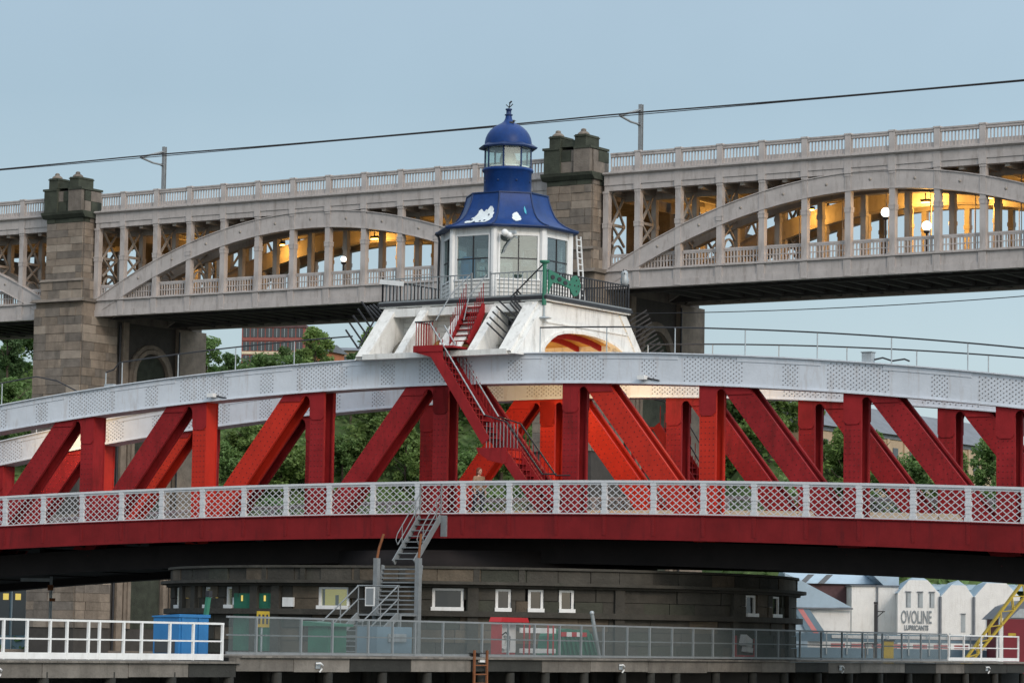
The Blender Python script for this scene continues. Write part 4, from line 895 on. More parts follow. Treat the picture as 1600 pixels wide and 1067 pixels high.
    pts = [(6.3 + 2.0*math.cos(q), 22.3 + 2.0*math.sin(q)) for q in [math.pi*i/12 for i in range(13)]]
    for rr, d in ((2.0, .30), (2.35, .2)):
        m = MB(); P = [(6.3 + rr*math.cos(q), 22.3 + rr*math.sin(q)) for q in [math.pi*i/12 for i in range(13)]]
        P = [(6.3 + rr, 4)] + P + [(6.3 - rr, 4)]
        for p, q_ in zip(P[:-1], P[1:]): m.bar((X1 + d/2, *p), (X1 + d/2, *q_), .3, d, (1, 0, 0))
        bld(m, 'arch_order', 'stoneB')
    bld(MB().prism([(8.0, 4)] + [(6.3 + 1.7*math.cos(q), 22.3 + 1.7*math.sin(q)) for q in [math.pi*i/12 for i in range(13)]] + [(4.6, 4)], X1 + .01, X1 + .03, 'x'), 'recess_panel', 'stoneG')
    bld(MB().tube([(X1 + .12, 2.7, -1), (X1 + .12, 2.7, 26)], .09, 6), 'drain_pipe', 'iron')
    bld(MB().tube([(X1 + .42, 9.15, -1), (X1 + .42, 9.15, 26)], .06, 6), 'drain_pipe', 'iron')
make_pier(-1, 'tall soot-stained stone pier with twin merlons at the left of the rear bridge', 3)
make_pier(0, 'tall soot-stained stone pier with twin merlons directly right of the blue roof', 8)
# ================================================================== round river pier carrying the swing bridge
DC = sw(-.75, TV, 0); DR = 12.9
pier = thing('river_pier', DC, 'dark round stone river pier with small white windows under the swing bridge', 'bridge pier', RZ)
pier_core = MB().lathe([(0, -1), (DR - .42, -1), (DR - .42, 6.0), (0, 6.0)], 72).build('core', 'mortar', pier)
rnd = random.Random(5)
WIN = [(82.6, 5.9, 'lit'), (62.3, 5.3, 'dk'), (53.0, 2.6, 'dk'), (47.5, 2.6, 'cur'), (42.2, 2.6, 'dk'), (1.6, 3.6, 'dk'), (-8.4, 4.4, 'dk'), (113.6, 2.4, 'litn'), (129, 4, 'litn'), (106.5, 2.2, 'lit')]
def arc_block(r0, r1, a0, a1, z0, z1, n=1):
    m = MB(); vs = []
    for i in range(n + 1):
        a = R(a0 + (a1 - a0)*i/n); c, s_ = math.cos(a), -math.sin(a)
        vs += [(r0*c, r0*s_, z0), (r1*c, r1*s_, z0), (r1*c, r1*s_, z1), (r0*c, r0*s_, z1)]
    m.addv(vs, [(4*i+j, 4*i+(j+1) % 4, 4*i+4+(j+1) % 4, 4*i+4+j) for i in range(n) for j in range(4)] + [(0, 1, 2, 3), (4*n+3, 4*n+2, 4*n+1, 4*n)]); return m
def dmat():
    q = rnd.random(); return 'drumA' if q < .55 else ('drumB' if q < .8 else 'drumC')
cnt = 0
for z0, z1, ro in ((2.9, 3.42, 0), (3.43, 3.92, 0), (3.93, 4.40, 0), (4.62, 5.03, -.0), (5.04, 5.5, 0), (5.72, 6.18, .02)):
    a = -50 + rnd.uniform(0, 5)
    while a < 172:
        wd = rnd.uniform(5, 8.5); cut = [(a, a + wd)]
        if 4.5 < z0 < 5.6:
            out = []
            for p, q_ in cut:
                for wa, ww, _ in WIN:
                    if q_ > wa - ww/2 and p < wa + ww/2:
                        if p < wa - ww/2 - .8: out.append((p, wa - ww/2))
                        p = max(p, wa + ww/2)
                if q_ - p > .8: out.append((p, q_))
            cut = out
        for p, q_ in cut:
            o = arc_block(DR - .45, DR + ro + rnd.uniform(-.04, .04), p + .05, q_ - .05, z0, z1 - .01, 2).build('stone', dmat(), pier); cnt += 1
        a += wd
for z0, z1, r_, mt, nm in ((4.41, 4.62, DR + .28, 'drumA', 'sill_course'), (5.5, 5.60, DR + .18, 'drumA', 'cornice_course'), (5.605, 5.72, DR + .42, 'drumA', 'cornice_course'), (6.19, 6.28, DR + .12, 'drumA', 'coping')):
    arc_block(DR - .5, r_, -70, 190, z0, z1, 60).build(nm, mt, pier)
arc_block(DR - 1.2, DR - .5, -70, 190, 6.0, 6.2, 60).build('coping_back', 'drumA', pier)
for a in (-14, 7.5, 33, 58, 94, 99, 118, 124):
    arc_block(DR, DR + .16, a - .9, a + .9, 2.9, 5.49, 1).build('pilaster', 'drumA', pier)
for a in (97, 88.5, 78, 70, 57.5, 50):
    arc_block(DR, DR + .07, a - .5, a + .5, 5.72, 6.2, 1).build('parapet_strip', 'drumA', pier)
for wa, ww, kind in WIN:
    z0, z1 = 4.70, 5.46
    a0, a1 = wa - ww/2, wa + ww/2
    fr = MB(); tw_ = .45
    for p in (arc_block(DR - .24, DR - .09, a0, a0 + tw_, z0, z1), arc_block(DR - .24, DR - .09, a1 - tw_, a1, z0, z1), arc_block(DR - .24, DR - .09, a0 + tw_, a1 - tw_, z1 - .08, z1, 2), arc_block(DR - .24, DR + .06, a0 - .1, a1 + .1, z0 - .08, z0 + .06, 2)):
        fr.addv(p.v, p.f)
    f = fr.build('window_frame', 'white', pier)
    pm = {'lit': 'litwin', 'litn': 'litwin', 'dk': 'winddk', 'cur': 'curtain'}[kind]
    arc_block(DR - .40, DR - .38, a0 + tw_, a1 - tw_, z0 + .06, z1 - .08, 2).build('room_behind', pm, f)
    arc_block(DR - .18, DR - .17, a0 + tw_, a1 - tw_, z0 + .06, z1 - .08, 2).build('window_pane', 'pane' if 'lit' in kind else 'dkpane', f)
    if ww > 5: arc_block(DR - .37, DR - .34, wa - .3, wa + .3, z0 + .06, z1 - .3, 1).build('desk_shape', 'winddk', f)
for a in (102.5, 96.8):
    d = arc_block(DR - .05, DR + .04, a - 2.2, a + 2.2, 3.0, 5.2, 2).build('green_door', 'greentarp', pier); arc_block(DR + .045, DR + .06, a - .3, a + .1, 4.9, 5.12, 1).build('door_light', 'litwin', d)
arc_block(DR + .01, DR + .08, 90.2, 92.6, 4.7, 5.05, 2).build('wall_box', 'white', pier)
# ================================================================== timber jetty in front of the pier
JS = 12.94
jetty = thing('timber_jetty', sw(JS, -8, 0), 'weathered timber jetty on piles with concrete-grey edge beams along the river pier', 'jetty', RZ)
JO = Vector((JS, -8, 0))
def jp(mb, name, mat, parent=None):
    mb.v = [tuple(Vector(p) - JO) for p in mb.v]; return mb.build(name, mat, parent or jetty)
zJ = lambda v: 2.80 if v < -30.3 else 2.98
rnd = random.Random(11)
v = -46.0
while v < 34:
    L_ = rnd.uniform(2.6, 4.4); e_ = v + L_
    if v < -30.3 < e_: e_ = -30.3
    z = zJ(v + .01); jp(MB().box(JS + .02 + rnd.uniform(0, .05), JS + .32, v + .015, e_ - .015, z - .50 + rnd.uniform(-.02, .02), z - .10), 'edge_beam', 'timber' if rnd.random() < .6 else 'timberdk'); v = e_
pb = MB().box(-5.5, .42, -.145, .145, -.06, 0).mesh('deck_plank', 'timber')
v = -45.9
while v < 33.5:
    inst('deck_plank', pb, jetty, Vector((JS, v, zJ(v) - .03)) - JO, (0, 0, 0)); v += .3
pl = MB().lathe([(.17, -2), (.19, 0), (.17, 2.45)], 9).mesh('pile', 'timberdk')
for v in (-44, -41.6, -38.86, -35.96, -33.21, -30.47, -28.09, -25.44, -22.49, -19.96, -16.75, -14.98, -12.75, -10.2, -7.63, -5.6, -3.76, -.8, 2.07, 4.6, 7.4, 10.1, 12.8, 15.5, 18.2, 21, 24, 27, 30):
    inst('pile', pl, jetty, Vector((JS + .16, v, 0)) - JO); inst('pile', pl, jetty, Vector((JS - 2.6, v + .4, 0)) - JO)
jp(MB().box(JS - 3.2, JS - 3.0, -46, 34, -1, 2.70), 'dark_backing', 'timberdk')  # added dark sheet that keeps the space under the deck dark
jp(MB().box(JS + .33, JS + .36, -29.4, -25.2, 2.53, 2.86), 'edge_board', 'rust') if False else None
def railing(name, lab, v0, v1, posts, matm, zb, mesh, base, s=JS, h=1.1):
    t = thing(name, sw(s, v0, zb), lab, 'railing', RZ); o = Vector((s, v0, zb))
    m = MB().bar((0, 0, h), (0, v1 - v0, h), .06, .06); m.build('top_rail', matm, t); MB().bar((0, 0, h*.52), (0, v1 - v0, h*.52), .045, .045).build('mid_rail', matm, t)
    MB().bar((0, 0, base/2 + .01), (0, v1 - v0, base/2 + .01), .05, base).build('toe_board', matm, t)
    pm = MB().box(-.035, .035, -.035, .035, 0, h - .03).mesh('rail_post', matm)
    for p in posts: inst('rail_post', pm, t, (0, p - v0, 0))
    if mesh:
        ps = sorted(set([v0] + list(posts) + [v1]))
        for a, b in zip(ps[:-1], ps[1:]):
            if b - a > .2: MB().box(.04, .046, a - v0 + .05, b - v0 - .05, base, h - .04).build('mesh_panel', 'mesh', t)
    return t
railing('white_railing', 'white painted railing with two rails at the lower left on the jetty', -44, -30.55, (-43.8, -42, -40.36, -39.39, -38.42, -37.7, -36.77, -36.29, -35.21, -34.4, -33.1, -32.0, -30.6), 'white', 2.80, False, .18)
railing('white_railing', 'white painted railing at the lower right end of the jetty before the red shed', 19.6, 26.9, (19.7, 21.2, 22.96, 24.62, 26.85), 'white', 2.99, False, .14)
railing('mesh_railing', 'grey railing with wire mesh infill along the middle of the jetty', -30.4, 19.5, (-28.93, -26.65, -25.0, -23.06, -21.71, -20.44, -18.81, -16.47, -14.86, -13.2, -11.58, -10.15, -8.63, -7.0, -5.41, -3.79, -2.23, -.74, .85, 2.6, 4.4, 6.2, 8, 9.8, 11.6, 13.4, 15.2, 17, 18.8), 'grey', 2.98, True, .08, h=1.14)
# things standing on the jetty
def js(px, v_or_none=None, s=None, z=2.97):
    """point on the jetty deck that the photograph shows at column px, at distance s along the bridge"""
    d = ray(px, 1015); u = Vector((math.cos(TH), -math.sin(TH), 0)); o = Vector((SW[0], SW[1], 0)) + u*s
    t_ = (o - CAMLOC).dot(u)/d.dot(u); P = CAMLOC + d*t_; return Vector((P.x, P.y, z))
t = thing('blue_container', js(282, s=10.8, z=2.8), 'bright blue steel container standing behind the white railing', 'container', RZ)
MB().box(-.5, .5, -.72, .72, .12, 1.28).build('body', 'skip', t); MB().prism([(-.54, 1.283), (.54, 1.283), (.54, 1.38), (-.54, 1.32)], -.76, .76).build('lid', 'skip', t)
MB().box(-.42, .36, -.745, -.723, .2, .6).build('hatch', 'winddk', t); MB().box(.505, .54, -.62, -.56, .12, 1.27).box(.505, .54, .2, .26, .12, 1.27).build('rib', 'skip', t)
for x in (-.4, .4):
    for y in (-.6, .6): MB().box(x-.08, x+.08, y-.08, y+.08, 0, .118).build('foot', 'iron', t)
t = thing('green_post', js(318, s=11.2), 'green post leaning against the blue container', 'post', RZ)
MB().bar((0, -.1, 0), (.02, .15, 1.75), .12, .12).build('shaft', 'green', t); MB().box(-.04, .1, .08, .24, 1.76, 1.95).build('cap', 'iron', t)
t = thing('warning_sign', js(408, s=11.6, z=2.98), 'small yellow and black warning sign on a short post', 'sign', RZ)
MB().tube([(0, 0, 0), (0, 0, 1.35)], .03, 6).build('post', 'galv', t); MB().box(.035, .055, -.32, .32, .85, 1.35).build('plate', 'yellow', t)
for y in (-.2, 0, .2): MB().box(.056, .062, y - .05, y + .05, .95, 1.25).build('mark', 'iron', t)
t = thing('lifebuoy_cabinet', js(790, s=11.9, z=2.98), 'red open cabinet with white lifebuoy panel behind the mesh railing', 'cabinet', RZ)
MB().box(-.1, -.06, -.7, .7, .0, 1.2).box(-.1, .3, -.78, -.70, 0, 1.3).build('back', 'signred', t); MB().prism([(-.9, 1.2), (.9, 1.2), (.8, 1.36), (-.8, 1.36)], -.12, .38, 'x').build('hood', 'signred', t)
MB().box(-.058, -.03, -.55, .68, .15, 1.15).build('panel', 'white', t)
m = MB()
for i in range(14): a, b = i*math.pi/7, (i+1)*math.pi/7; m.bar((.05, .25*math.cos(a) - .2, .55 + .25*math.sin(a)), (.05, .25*math.cos(b) - .2, .55 + .25*math.sin(b)), .1, .1, (1, 0, 0))
m.build('lifebuoy', 'white', t); MB().tube([(.1, -.4, .75), (.12, -.2, .85), (.1, .1, .7), (.1, .05, .2)], .03, 5).build('rope', 'iron', t)
t = thing('safety_barrier', js(839, s=12.1, z=2.98), 'barrier of two white rails on thin red uprights behind mesh railing', 'barrier', RZ)
MB().box(0, .05, -1.15, 1.15, .84, 1.02).box(0, .05, -1.15, 1.15, .14, .30).build('rail', 'white', t)
for y in (-.95, -.6, .6, .95): MB().box(.052, .08, y - .03, y + .03, .05, 1.12).build('upright', 'signred', t)
t = thing('tarpaulin_stack', js(892, s=11.9, z=2.98), 'green tarpaulin-covered stack tied under a red and white board', 'stack', RZ)
m = MB(); pts = [(-1.5, 0), (-1.35, .75), (-1.1, .95), (-.4, 1.02), (.3, .98), (1.0, 1.0), (1.3, .7), (1.6, .1), (1.65, 0)]
m.prism([(y, z) for y, z in pts], -.5, .1, 'x')
for i in range(9): m.bar((.12, -1.1 + i*.28, .85), (.2, -.95 + i*.3, .03), .06, .05, (1, 0, 0))
m.build('cover', 'greentarp', t)
for i in range(5): MB().box(.14, .17, -.9 + i*.34, -.9 + i*.34 + .335, .74, .90).build('board_stripe', 'signred' if i % 2 == 0 else 'white', t)
t = thing('leaning_pole', js(930, s=12.0, z=2.98), 'pale grey pole leaning on the river pier right of green tarpaulin', 'pole', RZ)
MB().tube([(0, .3, 0), (0, -.25, 1.55)], .07, 8).build('shaft', 'galv', t); MB().sphere((0, -.26, 1.6), .09, 8).build('knob', 'galv', t)
t = thing('winch_trolley', js(1165, s=12.5, z=2.98), 'pale tilted hand winch on a red frame near the right of the pier', 'winch', RZ)
MB().box(-.2, .2, -.5, .5, .06, .16).box(-.2, -.14, -.5, -.44, .16, .9).box(.1, .16, .44, .5, .16, .8).build('frame', 'signred', t)
MB().prism([(-.35, .55), (.25, .45), (.3, .75), (-.2, .95)], -.12, .15, 'x').prism([(-.15, .30), (.35, .25), (.4, .42), (-.1, .5)], -.1, .12, 'x').build('casing', 'white', t)
for y in (-.35, .35): MB().lathe([(.0, -.04), (.09, -.04), (.09, .04), (0, .04)], 10).build('wheel', 'iron', t, (0, y, .0)).rotation_euler = (0, R(90), 0)
t = thing('rusty_ladder', sw(JS + .45, -17.2, 1.0), 'rust-brown ladder hanging down the face of the jetty', 'ladder', RZ)
MB().box(-.03, .03, -.42, -.34, -1.5, 2.2).build('stile', 'rust', t); MB().box(-.03, .03, .34, .42, -1.5, 2.2).build('stile', 'rust', t)
rg = MB().box(-.02, .02, -.335, .335, -.02, .02).mesh('rung', 'rust')
for i in range(11): inst('rung', rg, t, (0, 0, -1.3 + i*.3))
t = thing('bollard_lamp', sw(JS + .1, -17.0, 2.98), 'small white lamp box above the rusty ladder', 'lamp', RZ)
MB().box(-.1, .1, -.12, .12, .0, .1).build('base', 'iron', t); MB().box(-.08, .3, -.16, .16, -.18, -.03).build('body', 'white', t); MB().box(-.12, .33, -.3, .3, .103, .14).build('hood', 'iron', t)
for v, lab in ((-41.0, 'white mooring hook on the jetty edge at far left'), (-26.2, 'white mooring hook on the jetty edge left of the stairs'), (-8.0, 'pale mooring hook on the jetty edge beneath the tarpaulin'), (9.0, 'pale mooring hook on the jetty edge right of the pier'), (22.8, 'pale mooring hook on the jetty edge under the right white railing')):
    t = thing('mooring_hook', sw(JS + .36, v, zJ(v) - .36), lab, 'hook', RZ, 'mooring hooks on the jetty')
    MB().tube([(0, -.12, .1), (.1, -.02, .12), (.1, .1, .06), (.08, .08, -.06), (.04, .02, -.16)], .03, 6).build('hook', 'white', t); MB().box(-.02, .0, -.12, .12, -.05, .15).build('back_plate', 'galv', t)
t = thing('office_cabin', js(690, s=11.6, z=2.98), 'low dark green and grey door hutch behind the mesh by the stair foot', 'hutch', RZ)
MB().box(-.5, .3, -6.9, -5.9, 0, .92).build('body', 'greentarp', t); MB().prism([(-.7, .923), (.5, .923), (.5, 1.0), (-.7, 1.08)], -7.0, -5.8).build('roof', 'green', t)
MB().box(-.5, .3, -4.2, -2.2, 0, .95).build('locker', 'steelblue', t); MB().box(.31, .36, -3.6, -2.6, .45, .72).build('name_plate', 'galv', t)
# ------------------------------------------------------------------ stairs from jetty to bridge
tw_ = thing('steel_stair_tower', sw(4.25, -9.2, 2.98), 'grey steel stair with tall end posts leading up from the jetty', 'staircase', RZ)
def bt(mb, name, mat='stairsteel'): return mb.build(name, mat, tw_)
for x in (-.95, .95):
    bt(MB().box(x - .09, x + .09, -.1, .1, 0, 3.55), 'gate_post'); bt(MB().tube([(x, 0, 3.5), (x + (.05 if x < 0 else 0), .05, 3.9), (x + (.22 if x < 0 else .02), .1, 4.45)], .05, 6), 'post_extension', 'rust'); bt(MB().bar((x*.92, .0, 1.5), (x*.92, .3, 3.3), .05, .16), 'stringer')
for i in range(11):
    bt(MB().box(-.84, .84, -.08 + i*.028, .12 + i*.028, 1.47 + i*.165, 1.52 + i*.165), 'tread')
bt(MB().box(-1.0, 1.0, -1.2, -.05, 1.40, 1.465), 'landing'); bt(MB().box(-1.0, -.9, -1.2, -1.1, 0, 1.4), 'leg'); bt(MB().box(.9, 1.0, -1.2, -1.1, 0, 1.4), 'leg')
bt(MB().tube([(-.95, -1.2, 2.5), (.95, -1.2, 2.5)], .03, 6).tube([(-.95, -1.2, 2.0), (.95, -1.2, 2.0)], .025, 6).tube([(0, -1.2, 1.46), (0, -1.2, 2.5)], .025, 6), 'landing_rail')
bt(MB().box(-.55, -.12, -1.26, -1.23, 1.75, 2.45), 'information_board', 'white'); bt(MB().box(-.5, -.17, -1.268, -1.262, 1.8, 2.4), 'board_face', 'grey')
for x in (-.9, .9): bt(MB().bar((x, -1.2, 1.4), (x, -3.4, .05), .06, .24), 'lower_stringer')
for i in range(7): bt(MB().box(-.85, .85, -1.45 - i*.31, -1.2 - i*.31, 1.2 - i*.19, 1.24 - i*.19), 'tread')
for x in (-.9, .9):
    for h in (1.05, .55): bt(MB().tube([(x, -1.2, 1.45 + h), (x, -3.4, .1 + h), (x, -3.7, .1 + h)], .028, 6), 'lower_handrail')
    for y, z in ((-1.2, 1.45), (-3.4, .1), (-2.3, .75)): bt(MB().tube([(x, y, z), (x, y, z + 1.05)], .025, 6), 'baluster')
hs = thing('hanging_stair', sw(1.2, -2.7, 6.5), 'short grey steel stair hanging from the red bridge edge', 'staircase', RZ)
for x in (-.5, .5):
    MB().bar((x, -1.75, 0), (x, .0, 1.85), .05, .24).build('stringer', 'stairsteel', hs)
    for h in (.95, .5): MB().tube([(x, -1.5, .2 + h), (x, .1, 1.95 + h)], .022, 6).build('handrail', 'stairsteel', hs)
    MB().tube([(x, -1.5, 1.15), (x, -1.62, .9), (x, -1.5, .7)], .022, 6).build('rail_end', 'stairsteel', hs)
    for y in (-1.2, -.3): MB().tube([(x, y, (y + 1.75)*1.057), (x, y, (y + 1.75)*1.057 + .95)], .02, 6).build('baluster', 'stairsteel', hs)
for i in range(8): MB().box(-.47, .47, -1.72 + i*.22, -1.50 + i*.22, .12 + i*.23, .16 + i*.23).build('tread', 'stairsteel', hs)
MB().box(.53, .8, -.05, .02, 1.0, 1.9).build('fixing_plate', 'stairsteel', hs)
gt = MB().tube([(-.5, 0, 1.9), (-.5, 0, 3.2)], .03, 6).tube([(.5, 0, 1.9), (.5, 0, 3.2)], .03, 6); gt.build('gate_stanchion', 'stairsteel', hs)
# ------------------------------------------------------------------ a person on the footway
pp = thing('person', sw(2.62, -1.45, 8.40), 'person in a brown coat with auburn hair walking along the bridge footway', 'person', RZ + R(-20)); pp.scale = (1.09, 1.09, 1.09)
def skinned(name, mat, joints, edges, rad, root=0, parent=pp, lv=1):
    me = bpy.data.meshes.new(name); me.from_pydata(joints, edges, []); o = bpy.data.objects.new(name, me); COL.objects.link(o); o.parent = parent
    md = o.modifiers.new('skin', 'SKIN'); 
    for i, r in enumerate(rad): me.skin_vertices[0].data[i].radius = (r, r) if not isinstance(r, tuple) else r
    me.skin_vertices[0].data[root].use_root = True
    sb_ = o.modifiers.new('sub', 'SUBSURF'); sb_.levels = lv; sb_.render_levels = lv + 1
    me.materials.append(M[mat]); md.use_smooth_shade = True; return o
def hand_chain(J, E_, Rr, wrist, sx):
    """palm with four fingers and a thumb, rooted in the wrist joint"""
    w_ = Vector(J[wrist]); palm = len(J); J.append(tuple(w_ + Vector((.02, 0, -.08)))); E_.append((wrist, palm)); Rr.append((.035, .02))
    for i, L_ in enumerate((.07, .08, .075, .055)):
        a = len(J); J.append(tuple(Vector(J[palm]) + Vector((.03 - .02*i, 0, -.035)))); J.append(tuple(Vector(J[palm]) + Vector((.035 - .02*i, .02*sx*-1, -.035 - L_)))); E_ += [(palm, a), (a, a + 1)]; Rr += [.010, .008]
    a = len(J); J.append(tuple(w_ + Vector((.05, 0, -.05)))); J.append(tuple(w_ + Vector((.065, 0, -.10)))); E_ += [(wrist, a), (a, a + 1)]; Rr += [.012, .009]
J = [(0, 0, .95), (0, 0, 1.15), (.01, 0, 1.36), (.02, 0, 1.47), (.05, 0, 1.55),
     (.03, .17, 1.39), (.0, .22, 1.12), (.12, .22, .90), (.03, -.17, 1.39), (-.03, -.22, 1.12), (.08, -.22, .90),
     (.0, .10, .90), (.12, .10, .50), (.05, .10, .09), (.18, .10, .04), (.0, -.10, .90), (-.08, -.10, .50), (-.25, -.10, .10), (-.13, -.10, .04)]
Ed = [(0,1),(1,2),(2,3),(3,4),(2,5),(5,6),(6,7),(2,8),(8,9),(9,10),(0,11),(11,12),(12,13),(13,14),(0,15),(15,16),(16,17),(17,18)]
Ra = [(.13,.16),(.12,.15),(.12,.17),.055,.05,.065,.05,.033,.065,.05,.033,.09,.06,.042,.04,.09,.06,.042,.04]
hand_chain(J, Ed, Ra, 7, 1); hand_chain(J, Ed, Ra, 10, -1)
skinned('body', 'skin', J, Ed, Ra)
CJ = [(0,0,.82),(0,0,1.0),(0,0,1.15),(.01,0,1.36),(.03,.18,1.40),(.0,.23,1.12),(.11,.225,.93),(.03,-.18,1.40),(-.03,-.23,1.12),(.07,-.225,.93),(.02,0,1.46)]
skinned('coat', 'coat', CJ, [(0,1),(1,2),(2,3),(3,4),(4,5),(5,6),(3,7),(7,8),(8,9),(3,10)], [(.18,.21),(.15,.18),(.14,.17),(.14,.19),.085,.065,.05,.085,.065,.05,.075], 1)
TJ = [(0,0,.95),(0,.10,.90),(.12,.10,.5),(.05,.10,.1),(0,-.10,.90),(-.08,-.10,.5),(-.25,-.10,.12)]
skinned('trousers', 'trousers', TJ, [(0,1),(1,2),(2,3),(0,4),(4,5),(5,6)], [.15,.105,.078,.062,.105,.078,.062])
hd = MB().sphere((.06, 0, 1.63), .105, 16, (.98, .78, 1.18)); hd.sphere((.165, 0, 1.615), .022, 8, (1.1, .7, 1.2)); hd.sphere((.045, .082, 1.62), .025, 8, (.7, .4, 1.2)); hd.sphere((.045, -.082, 1.62), .025, 8, (.7, .4, 1.2)); hd.sphere((.115, 0, 1.545), .04, 8, (1, 1, .7))
hd.build('head', 'skin', pp)
for y in (-.035, .035): MB().sphere((.148, y, 1.645), .012, 6).build('eye', 'iron', pp)
MB().box(.152, .158, -.022, .022, 1.568, 1.574).build('mouth', 'signred', pp)
MB().sphere((.025, 0, 1.675), .12, 14, (.98, .9, .95)).sphere((-.05, 0, 1.56), .085, 10, (.8, 1, 1.2)).build('hair', 'hair', pp)
for y, x in ((.10, .1), (-.10, -.2)): MB().sphere((x + .03, y, .05), .07, 8, (1.8, .75, .75)).build('shoe', 'iron', pp)
# ================================================================== buildings beyond
def gable_house(name, lab, c, w, d, h, rh, wall, roof, rz, ridge='x'):
    t = thing(name, c, lab, 'building', rz)
    MB().box(-w/2, w/2, -d/2, d/2, -1, h).build('wall', wall, t)
    if ridge == 'x':
        MB().prism([(-d/2 - .4, h), (d/2 + .4, h), (0, h + rh)], -w/2 - .3, w/2 + .3, 'x').build('roof', roof, t)
    else:
        MB().prism([(-w/2 - .1, h), (w/2 + .1, h), (0, h + rh)], -d/2 - .1, d/2 + .1, 'y').build('roof', roof, t)
    return t
# white warehouse with three gables
wp = at(1480, 1025, 255); wt = thing('white_warehouse', (wp.x, wp.y, 2.2), 'whitewashed brick warehouse with three gables and faded lettering', 'building', R(-4))
S_ = 255/5100.0
def gx(px): return (px - 1480)*S_
def gz(py): return (1011 - py)*S_ + 3.5 - 2.2
gab = [(1403, 1468, 905, 926, 1435), (1470, 1520, 912, 930, 1497), (1522, 1592, 908, 930, 1556)]
for i, (l, r_, pt, pe, apx) in enumerate(gab):
    fl = (pt - 10)
    P = [(gx(l), -.5), (gx(r_), -.5), (gx(r_), gz(pe)), (gx(apx + (r_ - l)*.22), gz(pt)), (gx(apx - (r_ - l)*.22), gz(pt)), (gx(l), gz(pe))]
    MB().prism(P, 0, 12, 'y').build('gable_wall', 'whitewash', wt)
    P2 = [(gx(l) - .1, gz(pe) + .02), (gx(apx - (r_ - l)*.22), gz(pt) + .02), (gx(apx), gz(pt - 8)), (gx(apx + (r_ - l)*.22), gz(pt) + .02), (gx(r_) + .1, gz(pe) + .02)]
    MB().prism(P2, .4, 12.4, 'y').build('roof', 'roofblue', wt)
for px in (1419.5, 1438, 1456):
    f = MB().prism([(gx(px - 4), gz(948)), (gx(px + 4), gz(948)), (gx(px + 4), gz(925)), (gx(px), gz(923)), (gx(px - 4), gz(925))], -.02, .0, 'y').build('window', 'galv', wt)
    MB().box(gx(px - 4.6), gx(px + 4.6), -.12, -.02, gz(924), gz(922.5)).build('lintel', 'slate', f); MB().box(gx(px - 2.6), gx(px - 1.8), -.05, -.021, gz(947), gz(926)).build('bar', 'winddk', f)
for px, y0, y1 in ((1504.5, 985, 957), (1543, 980, 959)):
    f = MB().box(gx(px - 3.4), gx(px + 3.4), -.03, .0, gz(y0), gz(y1)).build('window', 'galv', wt); MB().box(gx(px - 4), gx(px + 4), -.1, -.03, gz(y1), gz(y1 - 1.3)).build('lintel', 'slate', f)
for px in (1469, 1521): MB().tube([(gx(px), -.1, 0), (gx(px), -.1, gz(930))], .12, 6).build('downpipe', 'slate', wt)
MB().prism([(13, gz(915)), (20, gz(890)), (20, gz(915))], gx(1400), gx(1640), 'x').build('rear_roof', 'roofblue', wt)
def letters(txt, px, py, size, parent, xs=1.0):
    c = bpy.data.curves.new(txt.lower() + '_text', 'FONT'); c.body = txt; c.size = size; c.align_x = 'CENTER'; c.extrude = .02; c.offset = .02
    o = bpy.data.objects.new('lettering', c); COL.objects.link(o); o.parent = parent; o.location = (gx(px), -.035, gz(py)); o.rotation_euler = (R(90), 0, 0); o.scale = (xs, 1, 1); c.materials.append(M['lettering'])
    bpy.context.view_layer.update(); me = bpy.data.meshes.new_from_object(o.evaluated_get(bpy.context.evaluated_depsgraph_get())); me.materials.clear(); me.materials.append(M['lettering'])
    o2 = bpy.data.objects.new('lettering', me); COL.objects.link(o2); o2.parent = parent; o2.location = o.location; o2.rotation_euler = o.rotation_euler; o2.scale = o.scale; bpy.data.objects.remove(o); return o2
letters('OVOLINE', 1432, 972, 1.40, wt, .40); letters('LUBRICANTS', 1432, 982.5, .52, wt, .62)
# adjoining lower white ranges and blue roofs
def xbuild(name, lab, cat, Y, rz=0): 
    p = at(1300, 1025, Y); t = thing(name, (p.x, Y, 2.2), lab, cat, rz); k = Y/5100.0
    return t, (lambda px: (px - 1300)*k), (lambda py: (1009 - py)*k + 1.3)
t, X_, Z_ = xbuild('white_outbuilding', 'plain white rendered block left of the lettered gable', 'building', 258)
MB().box(X_(1330), X_(1403), 0, 9, -.5, Z_(914)).build('wall', 'whitewash', t); MB().box(X_(1328), X_(1404), -.15, 9, Z_(914) + .005, Z_(912)).build('parapet', 'slate', t)
MB().prism([(X_(1380), Z_(911.8)), (X_(1404), Z_(911.8)), (X_(1404), Z_(897)), (X_(1360), Z_(893))], .2, 9, 'y').build('roof', 'roofblue', t)
MB().box(X_(1369), X_(1371), -.2, .0, 0, Z_(914)).build('downpipe', 'slate', t)
t, X_, Z_ = xbuild('glass_hall', 'low hall with pale blue pitched roof and white front beside the pier', 'building', 246)
MB().prism([(X_(1232), Z_(950)), (X_(1330), Z_(947)), (X_(1252), Z_(907)), (X_(1225), Z_(895))], 0, 6, 'y').build('roof', 'roofblue', t)
MB().box(X_(1262), X_(1329), .3, 6, -.5, Z_(949.5)).build('wall', 'whitewash', t); MB().box(X_(1225), X_(1262), .1, 6, -.5, Z_(951)).build('glazed_wall', 'roofblue', t)
MB().box(X_(1225), X_(1332), -.12, -.01, Z_(950.5), Z_(948)).build('gutter', 'slate', t)
